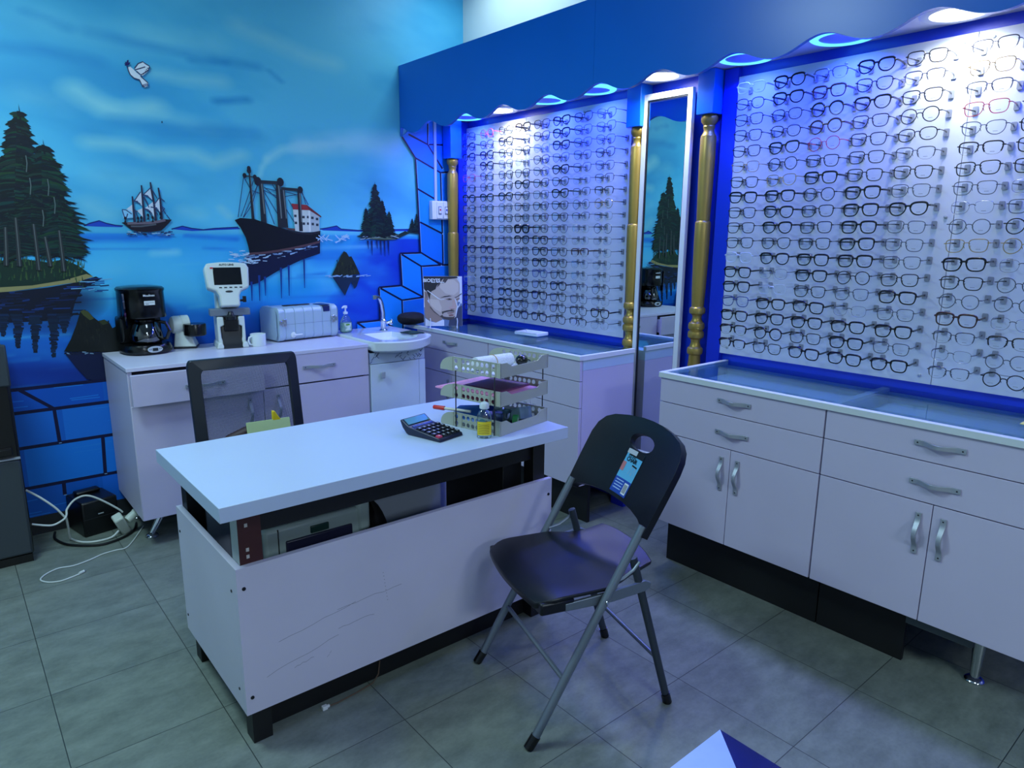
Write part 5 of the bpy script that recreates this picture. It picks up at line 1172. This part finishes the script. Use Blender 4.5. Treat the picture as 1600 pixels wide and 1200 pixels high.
ca_ = thing('calculator', 'dark blue desk calculator with a tilted display on the desk', 'calculator', (1.285, 1.846, .7475), math.radians(13), world=False)
cbody = mat('calculator_navy', (24, 30, 56), .35)
def cprof(): return [(0, 0), (.004, .012), (.125, .026), (.150, .030), (.182, .050), (.190, .046), (.178, .022), (.16, .004), (.15, 0)]
part('case', lambda b: b.prism(cprof(), -.058, .058, 'yz'), cbody, ca_, .003)
def slope(y): return .012+(.026-.012)*(y-.004)/(.121)
SLM = lambda x, y, h: Matrix.Translation((x, y, slope(y)+h)) @ Matrix.Rotation(math.atan(.014/.121), 4, 'X')
km = [mat('key_black', (20, 22, 28), .35), mat('key_red', (196, 60, 84), .4), mat('key_white_print', (220, 224, 230), .5)]
for r in range(5):
    for c_ in range(5 if r else 5):
        x = -.0445+c_*.0222; y = .018+r*.0225
        mi = 1 if (r == 0 and c_ == 0) else 0
        def ky(b):
            b.M = SLM(x, y, .0); b.frustum((0, 0), .018, .0165, 0, (0, 0), .0155, .0138, .006, mi); b.box(-.003, .003, -.0035, -.0018, .0058, .0064, 2); b.box(-.001, .0012, -.0035, .0035, .0058, .0064, 2)
        part('key', ky, km, ca_, weld=False)
scm = Matrix.Translation((0, .166, .0405)) @ Matrix.Rotation(math.atan(.020/.032), 4, 'X')
def cscr(b): b.M = scm; b.box(-.050, .050, -.014, .014, 0, .0018)
part('display', cscr, mat('lcd_teal', (98, 158, 160), .2), ca_)
def csol(b):
    b.M = Matrix.Translation((0, .137, .0284)) @ Matrix.Rotation(.16, 4, 'X'); b.box(-.048, .048, -.006, .006, 0, .0012)
part('solar_strip', csol, mat('solar_dark', (40, 60, 86), .25), ca_)
sz = thing('hand_sanitizer', 'clear sanitizer bottle with a yellow label in front of the letter tray', 'bottle', (1.382, 1.792, .7475), math.radians(-38), world=False)
part('bottle', lambda b: b.add([(p[0]*math.cos(a), .66*p[0]*math.sin(a), p[1]) for p in ((.022, 0), (.025, .004), (.0255, .055), (.025, .075), (.019, .092), (.011, .098), (.011, .102)) for a in [2*PI*k/24 for k in range(24)]], [(i*24+j, i*24+(j+1) % 24, (i+1)*24+(j+1) % 24, (i+1)*24+j) for i in range(6) for j in range(24)]+[tuple(range(24))[::-1], tuple(6*24+j for j in range(24))]), glass_mat('clear_bottle_plastic', (226, 240, 246), .12, .06), sz)
part('flip_cap', lambda b: b.lathe([(.013, .102), (.0165, .104), (.0168, .116), (.014, .122), (.006, .126), (.0001, .127)], 22), mat('cap_translucent_white', (206, 216, 220), .3), sz)
slab = part('label', lambda b: b.grid(lambda u, v: (.026*math.cos(-PI*.86+.72*PI*u), .0178*math.sin(-PI*.86+.72*PI*u), .012+.048*v), 12, 3), mat('label_yellow', (222, 200, 40), .45), sz)
def slp(b):
    for k in range(6): b.grid(lambda u, v: (.0265*math.cos(-PI*.78+.5*PI*u), .0182*math.sin(-PI*.78+.5*PI*u), .018+k*.006+.0016*v), 8, 2)
part('label_print', slp, mat('label_brown_ink', (120, 96, 20), .6), slab)
part('label_band', lambda b: b.grid(lambda u, v: (.0264*math.cos(-PI*.8+.4*PI*u), .0181*math.sin(-PI*.8+.4*PI*u), .0595+.010*v*math.sin(PI*u)), 10, 3), mat('label_blue', (60, 110, 120), .5), sz)

# ================================================================== OFFICE CHAIR BEHIND THE DESK
oc = thing('office_chair', 'black mesh back office chair tucked behind the desk', 'office chair', (.88, 2.52, 0), math.radians(-3), world=False)
ocf = mat('chair_black_plastic', (18, 24, 34), .42)
def meshmat():
    m = bpy.data.materials.new('chair_mesh_fabric'); m.use_nodes = True; nt = m.node_tree; nt.nodes.clear(); L = nt.links
    out = nt.nodes.new('ShaderNodeOutputMaterial'); mix = nt.nodes.new('ShaderNodeMixShader'); tr = nt.nodes.new('ShaderNodeBsdfTransparent'); d = nt.nodes.new('ShaderNodeBsdfDiffuse'); d.inputs[0].default_value = lin((62, 72, 86))+(1,)
    tc = nt.nodes.new('ShaderNodeTexCoord'); mp = nt.nodes.new('ShaderNodeMapping'); mp.inputs['Scale'].default_value = (330, 330, 330); mp.inputs['Rotation'].default_value = (0, math.radians(45), 0)
    L.new(tc.outputs['Object'], mp.inputs[0]); ck = nt.nodes.new('ShaderNodeTexChecker'); ck.inputs['Scale'].default_value = 1.0; ck.inputs[1].default_value = (1, 1, 1, 1); ck.inputs[2].default_value = (.18, .18, .18, 1)
    sx = nt.nodes.new('ShaderNodeSeparateXYZ'); L.new(mp.outputs[0], sx.inputs[0]); cb = nt.nodes.new('ShaderNodeCombineXYZ'); L.new(sx.outputs[0], cb.inputs[0]); L.new(sx.outputs[2], cb.inputs[1])
    L.new(cb.outputs[0], ck.inputs['Vector']); mr_ = nt.nodes.new('ShaderNodeMapRange'); mr_.inputs['To Min'].default_value = .22; mr_.inputs['To Max'].default_value = .92; L.new(ck.outputs['Fac'], mr_.inputs['Value']); L.new(mr_.outputs[0], mix.inputs[0]); L.new(d.outputs[0], mix.inputs[2]); L.new(tr.outputs[0], mix.inputs[1]); L.new(mix.outputs[0], out.inputs[0])
    return m
def bkp(u, v):      # u across -1..1, v up 0..1 ; back plane with lumbar curve
    hw = .205-.0*v
    return (u*hw, .105-.02*math.cos(v*2.6)+.03*u*u*.0+.045*v-.035*(1-u*u), .45+.51*v)
def ring(b):
    out = []; inn = []
    N = 12
    def rr(hx, hz, r, cz):
        o = []
        for sx, sz, a0 in ((1, 1, 0), (-1, 1, 90), (-1, -1, 180), (1, -1, 270)):
            for k in range(N+1): a = math.radians(a0+90*k/N); o.append((sx*(hx-r)+r*math.cos(a), cz+sz*(hz-r)+r*math.sin(a)))
        return o
    O = rr(1.0, .5, .07, .5); I = rr(.80, .425, .06, .5); n = len(O)
    vs = []
    for P, off in ((O, -.012), (I, -.012), (I, .012), (O, .012)):
        for u, v in P: x, y, z = bkp(u, v); vs.append((x, y+off, z))
    b.add(vs, [(k*n+i, k*n+(i+1) % n, ((k+1) % 4)*n+(i+1) % n, ((k+1) % 4)*n+i) for k in range(4) for i in range(n)])
ob = part('back_frame', ring, ocf, oc, .003)
part('mesh_back', lambda b: b.grid(lambda u, v: bkp(-.82+1.64*u, .06+.88*v), 18, 14), meshmat(), oc)
def lumbar(b):
    b.tube([(-.16, .075, .60), (-.10, .05, .665), (0, .04, .70), (.10, .05, .685), (.17, .08, .63)], [.014, .022, .026, .022, .012], 10)
part('lumbar_support', lumbar, mat('maroon_strap', (48, 20, 26), .6), oc)
part('seat', lambda b: (b.box(-.23, .23, -.16, .08, .415, .475)), mat('chair_seat_fabric', (22, 24, 28), .8), oc, .028)
part('back_bracket', lambda b: b.tube([(0, .0, .405), (0, .10, .41), (0, .13, .47), (0, .105, .56)], [.022, .022, .02, .018], 10), ocf, oc)
part('gas_column', lambda b: b.lathe([(.055, .40), (.05, .412), (.028, .415), (.026, .12)], 18, (0, .045, 0)), ocf, oc)
for k in range(5):
    a = 2*PI*k/5+.3; cx, sy = math.cos(a), math.sin(a)
    leg = part('base_arm', lambda b: b.tube([(cx*.02, .045+sy*.02, .115), (cx*.11, .045+sy*.11, .095), (cx*.18, .045+sy*.18, .075)], [.026, .022, .016], 8), ocf, oc)
    part('caster', lambda b: (b.lathe([(.0001, -.022), (.026, -.020), (.028, -.012), (.028, .012), (.026, .020), (.0001, .022)], 16, (cx*.18, .045+sy*.18, .028), 'x'), b.tube([(cx*.18, .045+sy*.18, .028), (cx*.18, .045+sy*.18, .08)], .006, 8)), blackp, leg)
nb_ = thing('notepad', 'pale green notepad leaning on the office chair seat', 'notepad', (.905, 2.44, .4785), math.radians(-4), world=False)
def npb(b): b.M = Matrix.Rotation(math.radians(-14), 4, 'X'); b.box(-.085, .075, -.004, .004, 0, .268)
part('cover', npb, mat('pale_green_cover', (176, 198, 140), .5), nb_, .001)
ycl = thing('yellow_clip', 'yellow clip on top of the green notepad behind the desk', 'clip', (.935, 2.505, .7395), math.radians(-4), world=False)
part('clip_body', lambda b: b.prism([(-.014, -.010), (.022, -.010), (.010, .006), (-.004, .030), (-.014, .032)], -.007, .007, 'xz'), mat('yellow_plastic', (228, 200, 20), .4), ycl, .002)

# ================================================================== FOLDING CHAIR
ch = thing('folding_chair', 'black folding chair with steel tube legs and a blue sticker on its back', 'folding chair', (1.427, 1.394, 0), math.atan2(-.9531, -.3028), world=False)
tubem = mat('grey_steel_tube', (122, 132, 144), .36, metal=.55)
black_pl = mat('chair_blow_moulded_black', (6, 9, 20), .34, spec=.5, bump=.15, bscale=500)
hx = .218
def yz_(z): return -.240+.475*z/.86
for s in (-1, 1):
    f = part('front_leg', lambda b: b.tube([(s*hx, yz_(.022), .022), (s*hx, yz_(.62), .62)], .0128, 14, sx=1.0), tubem, ch)
    part('foot_cap', lambda b: b.tube([(s*hx, yz_(.0)-.004, .001), (s*hx, yz_(.035), .035)], [.0150, .0150], 14), blackp, f)
    part('rivet', lambda b: b.lathe([(.006, -.0135), (.005, -.0165), (.0001, -.017)] if s < 0 else [(.006, .0135), (.005, .0165), (.0001, .017)], 10, (s*hx, yz_(.413), .413), 'x', cap=False), chrome, f)
    hr = hx-.024
    r_ = part('rear_leg', lambda b: b.tube([(s*hr, .238, .012), (s*hr, .090, .515)], .0125, 14, sx=.8), mat('dark_steel_tube', (62, 70, 80), .4, metal=.5), ch)
    part('foot_cap', lambda b: b.tube([(s*hr, .241, .001), (s*hr, .231, .035)], .0148, 14), blackp, r_)
    part('seat_rail', lambda b: b.prism([(-.13, .395), (-.13, .418), (.0, .425), (.13, .44), (.15, .43), (.15, .415), (.13, .405), (.02, .393)], s*(hx-.014), s*(hx-.0245), 'yz') if s > 0 else b.prism([(-.13, .395), (-.13, .418), (.0, .425), (.13, .44), (.15, .43), (.15, .415), (.13, .405), (.02, .393)], s*(hx-.0245), s*(hx-.014), 'yz'), tubem, ch, .002)
    part('folding_link', lambda b: b.tube([(s*(hx-.012), .010, .455), (s*(hx-.012), .05, .462), (s*(hx-.012), .085, .482), (s*(hx-.012), .105, .505)], .0045, 8), tubem, ch)
part('front_crossbar', lambda b: b.tube([(-hx, yz_(.19), .19), (hx, yz_(.19), .19)], .0075, 10), tubem, ch)
part('rear_crossbar', lambda b: b.tube([(-hx+.03, .238-.132*(.17/.458), .17), (hx-.03, .238-.132*(.17/.458), .17)], .0075, 10), tubem, ch)
def seat(b):
    NU, NV = 26, 22
    def top(u, v):
        x = -1+2*u; y = v
        Y = -.215+.40*y
        hw = .208-.045*max(0, min(1, (y-.55)/.25))-.010*max(0, (y-.8)/.2)-.030*max(0, (.16-y)/.16)**2
        X = x*hw
        z = .448-.012*(1-x*x)*math.sin(PI*min(1, y*1.05))-.020*max(0, (.22-y)/.22)**2+.030*max(0, (y-.70)/.30)**1.5*(1-.2*x*x)-.004*abs(x)**6
        Y2 = Y-.020*(1-x*x)*(1 if y < .5 else -1)*(abs(y-.5)*2)**4
        return (X, Y2, z)
    def bot(u, v):
        x, y, z = top(u, v); e = max(abs(2*u-1), abs(2*v-1)); return (x*.985, y*.99, z-.024-.008*max(0, 1-v*4)+.012*e**8)
    T = [top(i/(NU-1), j/(NV-1)) for i in range(NU) for j in range(NV)]; B_ = [bot(i/(NU-1), j/(NV-1)) for i in range(NU) for j in range(NV)]
    n = NU*NV; fs = [(i*NV+j, (i+1)*NV+j, (i+1)*NV+j+1, i*NV+j+1) for i in range(NU-1) for j in range(NV-1)]
    fs += [tuple(k+n for k in reversed(f)) for f in fs]
    rim = [i*NV for i in range(NU)]+[(NU-1)*NV+j for j in range(1, NV)]+[i*NV+NV-1 for i in range(NU-2, -1, -1)]+[j for j in range(NV-2, 0, -1)]
    fs += [(rim[k], rim[(k+1) % len(rim)], rim[(k+1) % len(rim)]+n, rim[k]+n) for k in range(len(rim))]
    b.add(T+B_, fs)
for s in (-1, 1): part('seat_bracket', lambda b: b.box(min(s*.150, s*.2035), max(s*.150, s*.2035), -.205, -.10, .394, .430), black_pl, ch, .006)
part('seat', seat, black_pl, ch, .004)
def bpt(x, v, off):
    # back rest: x across, v height 0..1 along the tilted tubes, bowed backwards between them
    z = .585+.268*v; y = yz_(z)+.012+.035*(1-(x/.23)**2); return (x, y+off*.88, z-off*.48)
def backrest(b):
    O = [(-.236, .02), (-.205, .02), (-.202, .05), (-.192, .075), (-.16, .10), (-.10, .118), (-.04, .125), (.04, .125), (.10, .118), (.16, .10), (.192, .075), (.202, .05), (.205, .02), (.236, .02),
         (.238, .20), (.240, .45), (.240, .68), (.232, .80), (.212, .885), (.18, .935), (.12, .97), (.05, .992), (0, .996), (-.05, .992), (-.12, .97), (-.18, .935), (-.212, .885), (-.232, .80), (-.240, .68), (-.240, .45), (-.238, .20)]
    hx_, hv = .0, .745
    H = [(.064*math.copysign(abs(math.cos(2*PI*k/20))**.85, math.cos(2*PI*k/20)), hv+.088*math.copysign(abs(math.sin(2*PI*k/20))**.9, math.sin(2*PI*k/20))) for k in range(20)]
    bm = bmesh.new()
    vo = [bm.verts.new((x, v, 0)) for x, v in O]; vh = [bm.verts.new((x, v, 0)) for x, v in H]
    eo = [bm.edges.new((vo[i], vo[(i+1) % len(vo)])) for i in range(len(vo))]; eh = [bm.edges.new((vh[i], vh[(i+1) % 20])) for i in range(20)]
    bmesh.ops.triangle_fill(bm, edges=eo+eh, use_beauty=True)
    for _ in range(6):
        bmesh.ops.subdivide_edges(bm, edges=[e for e in bm.edges if math.hypot(e.verts[0].co.x-e.verts[1].co.x, .28*(e.verts[0].co.y-e.verts[1].co.y)) > .018 and not e.is_boundary], cuts=1); bmesh.ops.triangulate(bm, faces=bm.faces)
    bmesh.ops.triangulate(bm, faces=bm.faces)
    bm.verts.index_update(); vs2 = [v.co.copy() for v in bm.verts]; fs2 = [tuple(v.index for v in f.verts) for f in bm.faces]
    bd = [tuple(v.index for v in e.verts) for e in bm.edges if e.is_boundary]; bm.free()
    n = len(vs2); A = [bpt(p.x, p.y, -.010) for p in vs2]; B_ = [bpt(p.x, p.y, .012) for p in vs2]
    b.add(A+B_, fs2+[tuple(k+n for k in reversed(f)) for f in fs2]+[(i, j, j+n, i+n) for i, j in bd])
part('backrest', backrest, black_pl, ch, .005)
# sticker on the front of the back rest
def SP(x, v, h=0): p = bpt(x, v, -.0112-h); return p
def stk(x0, x1, v0, v1, h, nx=6): return lambda b: b.grid(lambda u, v: SP(x0+(x1-x0)*u, v0+(v1-v0)*v, h), nx, 4)
SX0, SX1, SV0, SV1 = -.042, .046, .165, .64
st_ = part('sticker', stk(SX0, SX1, SV0, SV1, 0), mat('sticker_light_blue', (96, 180, 220), .35), ch)
part('sticker_footer', stk(SX0, SX1, SV0, .33, .0004), mat('sticker_royal_blue', (32, 72, 170), .35), st_)
part('sticker_header', stk(SX0+.012, SX1, .58, .64, .0004), mat('sticker_black', (14, 16, 22), .35), st_)
part('sticker_logo', stk(SX0-.002, SX0+.048, .595, .645, .0007), mat('sticker_silver', (188, 194, 202), .3), st_)
part('barcode_box', stk(SX1-.030, SX1-.006, .185, .305, .0007), mat('sticker_white', (228, 232, 236), .4), st_)
def bar(b):
    for k in range(7): b.grid(lambda u, v: SP(SX1-.027+k*.0027+.0012*u, 0.20+.09*v, .0010), 2, 2)
part('barcode', bar, mat('sticker_black', (14, 16, 22), .35), st_)
def lines(b):
    for k in range(4): b.grid(lambda u, v: SP(SX0+.008+.042*u, 0.298-.030*k+.010*v, .0008), 5, 2)
part('feature_line', lines, mat('sticker_pale_text', (170, 196, 232), .4), st_)
def pic(b):
    b.grid(lambda u, v: SP(.008+.028*u, .485-.006*u+.016*v, .0008), 4, 2, 0)
    for x in (.012, .030): b.grid(lambda u, v: SP(x+.012*u-.006, .45+.10*v, .0008) if False else SP(x-.008+.008*v+.0012*u, .39+.10*v, .0008), 2, 3, 1); b.grid(lambda u, v: SP(x+.008-.008*v+.0012*u, .39+.10*v, .0008), 2, 3, 1)
part('chair_picture', pic, [mat('sticker_black', (14, 16, 22), .35), mat('sticker_silver', (188, 194, 202), .3)], st_, weld=False)
part('red_spot', stk(SX0, SX0+.018, .40, .50, .0007), mat('sticker_red_white', (190, 120, 124), .4), st_)
text('CHAIR', 'lettering', mat('sticker_black', (14, 16, 22), .35), st_, .019, frame_mat(SP(-.004, .535, .0012), (1, 0, 0), Vector(SP(0, .61))-Vector(SP(0, .59))), .0002, bold=.0005)
text('FOLDING', 'lettering', mat('sticker_black', (14, 16, 22), .35), st_, .010, frame_mat(SP(-.010, .572, .0012), (1, 0, 0), Vector(SP(0, .61))-Vector(SP(0, .59))), .0002)

# ================================================================== LEFT EDGE, FLOOR CLUTTER, LOW TABLE
wd = thing('water_dispenser', 'dark water dispenser with a grey lower door at the left edge of the picture', 'water dispenser', (.04, 3.66, 0))
gd = mat('dispenser_grey', (60, 68, 74), .35, metal=.2); bd_ = mat('dispenser_black', (6, 6, 8), .3)
part('cabinet', lambda b: b.box(-.12, .197, 3.505, 3.815, .035, .955), bd_, wd, .012)
part('top_panel', lambda b: b.box(-.115, .200, 3.490, 3.506, .790, .968), gd, wd, .008)
part('lower_door', lambda b: b.box(-.115, .192, 3.488, 3.506, .045, .475), gd, wd, .010)
part('door_trim', lambda b: b.box(-.115, .195, 3.486, 3.506, .476, .484), steel, wd, .002)
part('drip_tray', lambda b: b.box(-.03, .17, 3.47, 3.505, .50, .53), bd_, wd, .004)
for x in (.03, .11): part('tap', lambda b: (b.box(x-.012, x+.012, 3.468, 3.505, .70, .73), b.tube([(x, 3.478, .70), (x, 3.478, .675)], .007, 8)), bd_, wd, .002)
part('plinth', lambda b: b.box(-.115, .19, 3.51, 3.80, 0, .035), bd_, wd)
ups = thing('backup_power_unit', 'black power unit standing on the floor beside the sideboard', 'power unit', (.462, 3.745, 0), math.radians(12), world=False)
part('housing', lambda b: b.box(-.080, .080, -.10, .09, .0, .172), mat('ups_black', (8, 9, 12), .35), ups, .008)
part('top_handle', lambda b: b.box(-.055, .055, .02, .07, .172, .190), mat('ups_black', (8, 9, 12), .35), ups, .008)
part('brand_plate', lambda b: b.box(-.012, .012, -.1015, -.0995, .100, .105), mat('badge_silver', (205, 212, 214), .3, metal=.3), ups)
part('front_seam', lambda b: b.box(-.078, .078, -.1012, -.0998, .086, .0875), mat('ups_seam', (40, 42, 48), .5), ups)
def F(u, v, z=0.0):
    q = RT*(u-800)+DN*(v-600)+FW*FPX; t = (z-CAMZ)/q.z; return (q.x*t, q.y*t, z)
def smooth(pts, n=6):
    P = [Vector(p) for p in pts]; out = []
    for i in range(len(P)-1):
        p0, p1, p2, p3 = P[max(0, i-1)], P[i], P[i+1], P[min(len(P)-1, i+2)]
        for k in range(n):
            t = k/n; out.append(.5*((2*p1)+(p2-p0)*t+(2*p0-5*p1+4*p2-p3)*t*t+(3*p1-p0-3*p2+p3)*t**3))
    return out+[P[-1]]
white_cable = mat('cable_white', (206, 212, 208), .45)
xc = thing('extension_lead', 'white extension lead looped on the floor beside the black power unit', 'extension lead', (.45, 3.57, 0))
lead = smooth([(.203, 3.60, .30), (.25, 3.575, .26), (.298, 3.56, .205), (.327, 3.56, .155), (.334, 3.57, .145), (.340, 3.60, .09), (.345, 3.64, .02), (.352, 3.645, .006), (.384, 3.579, .006), (.436, 3.546, .006), (.500, 3.547, .008), (.535, 3.555, .03)])
part('cable', lambda b: b.tube(lead, .0048, 8), white_cable, xc)
lead2 = smooth([(.566, 3.60, .100), (.555, 3.60, .116), (.505, 3.60, .165), (.452, 3.60, .208), (.415, 3.60, .221), (.375, 3.60, .208), (.343, 3.58, .18), (.337, 3.565, .16), (.325, 3.555, .145), (.285, 3.55, .130), (.250, 3.55, .136), (.203, 3.55, .155)])
part('cable_loop', lambda b: b.tube(lead2, .0045, 8), white_cable, xc)
def sock(b): b.M = Matrix.Translation((.551, 3.572, .055)) @ Matrix.Rotation(math.radians(68), 4, 'Y') @ Matrix.Rotation(.4, 4, 'Z'); b.box(-.055, .055, -.026, .026, -.022, .022)
part('socket_block', sock, mat('socket_block_white', (202, 210, 198), .4), xc, .008)
pa = thing('plug_adapter', 'round white plug adapter pushed into the extension lead', 'plug adapter', (.600, 3.565, .085), math.radians(20), world=False)
def pab(b): b.M = Matrix.Rotation(math.radians(62), 4, 'Y'); b.lathe([(.0001, -.032), (.018, -.031), (.020, -.02), (.020, .015), (.022, .018), (.022, .034), (.0001, .035)], 20)
part('body', pab, mat('socket_block_white', (202, 210, 198), .4), pa)
def pap(b): b.M = Matrix.Rotation(math.radians(62), 4, 'Y'); b.tube([(.008, 0, .034), (.008, 0, .05)], .003, 8); b.tube([(-.008, 0, .034), (-.008, 0, .05)], .003, 8)
part('pin', pap, chrome, pa)
bc = MB(); bc.tube(smooth([(.30, 3.75, .02), (.292, 3.70, .007), (.322, 3.598, .007), (.382, 3.532, .007), (.453, 3.490, .007), (.537, 3.512, .007), (.600, 3.572, .007), (.63, 3.66, .008)]), .0055, 8)
tag(bc.build('black_cable', mat('cable_black', (10, 10, 12), .5)), 'black cable curved on the floor under the white extension lead', 'cable')
uc = thing('charging_cable', 'thin white charging cable curling across the floor left of the desk', 'cable', (.33, 3.28, 0))
pth = [F(*p) for p in ((224, 823), (218, 832), (208, 846), (197, 857), (180, 861), (160, 867), (140, 876), (115, 885), (92, 889), (74, 897), (64, 905), (66, 909), (78, 911), (95, 909), (112, 903), (124, 898))]
part('cable', lambda b: b.tube([(p.x, p.y, .0035) for p in smooth(pth)], .0030, 8), white_cable, uc)
e0, e1 = Vector(F(124, 898)), Vector(F(134, 893))
part('connector', lambda b: b.tube([(e0.x, e0.y, .006), tuple(e0.lerp(e1, .75)+Vector((0, 0, .006)))], .006, 8), white_cable, uc)
part('connector_tip', lambda b: b.tube([tuple(e0.lerp(e1, .75)+Vector((0, 0, .006))), tuple(e1+Vector((0, 0, .006)))], .0035, 8), chrome, uc)
lt = thing('low_table', 'low table with a pale blue and navy two-tone top at the bottom edge', 'table', (.93, .45, 0))
def ltop(b):
    x0, x1, y0, y1, z0, z1 = .62, 1.163, .20, .689, .378, .400
    b.box(x0, x1, y0, y1, z0, z1-.0002, 0)
    P = [(x0, y0), (x1, y0), (x1, y1), (x0, y1)]
    dgn = (x1-.07*5.0, y1-.083*5.0)
    b.add([(x0, y1, z1), (x1, y1, z1), (dgn[0], dgn[1], z1), (x0, dgn[1], z1)], [(0, 3, 2, 1)], 1)
    b.add([(x1, y1, z1), (x1, y0, z1), (dgn[0], y0, z1), (dgn[0], dgn[1], z1)], [(0, 3, 2, 1)], 2)
    b.add([(x0, dgn[1], z1), (dgn[0], dgn[1], z1), (dgn[0], y0, z1), (x0, y0, z1)], [(0, 3, 2, 1)], 1)
part('table_top', ltop, [mat('low_table_edge', (120, 128, 170), .4), mat('pale_blue_gloss', (168, 190, 236), .25, var=.06, vscale=9), mat('navy_gloss', (12, 14, 66), .15)], lt, smooth=False, weld=False)
for x in (.66, 1.12):
    for y in (.24, .65): part('leg', lambda b: b.box(x-.02, x+.02, y-.02, y+.02, 0, .3775), black_metal, lt, .002)
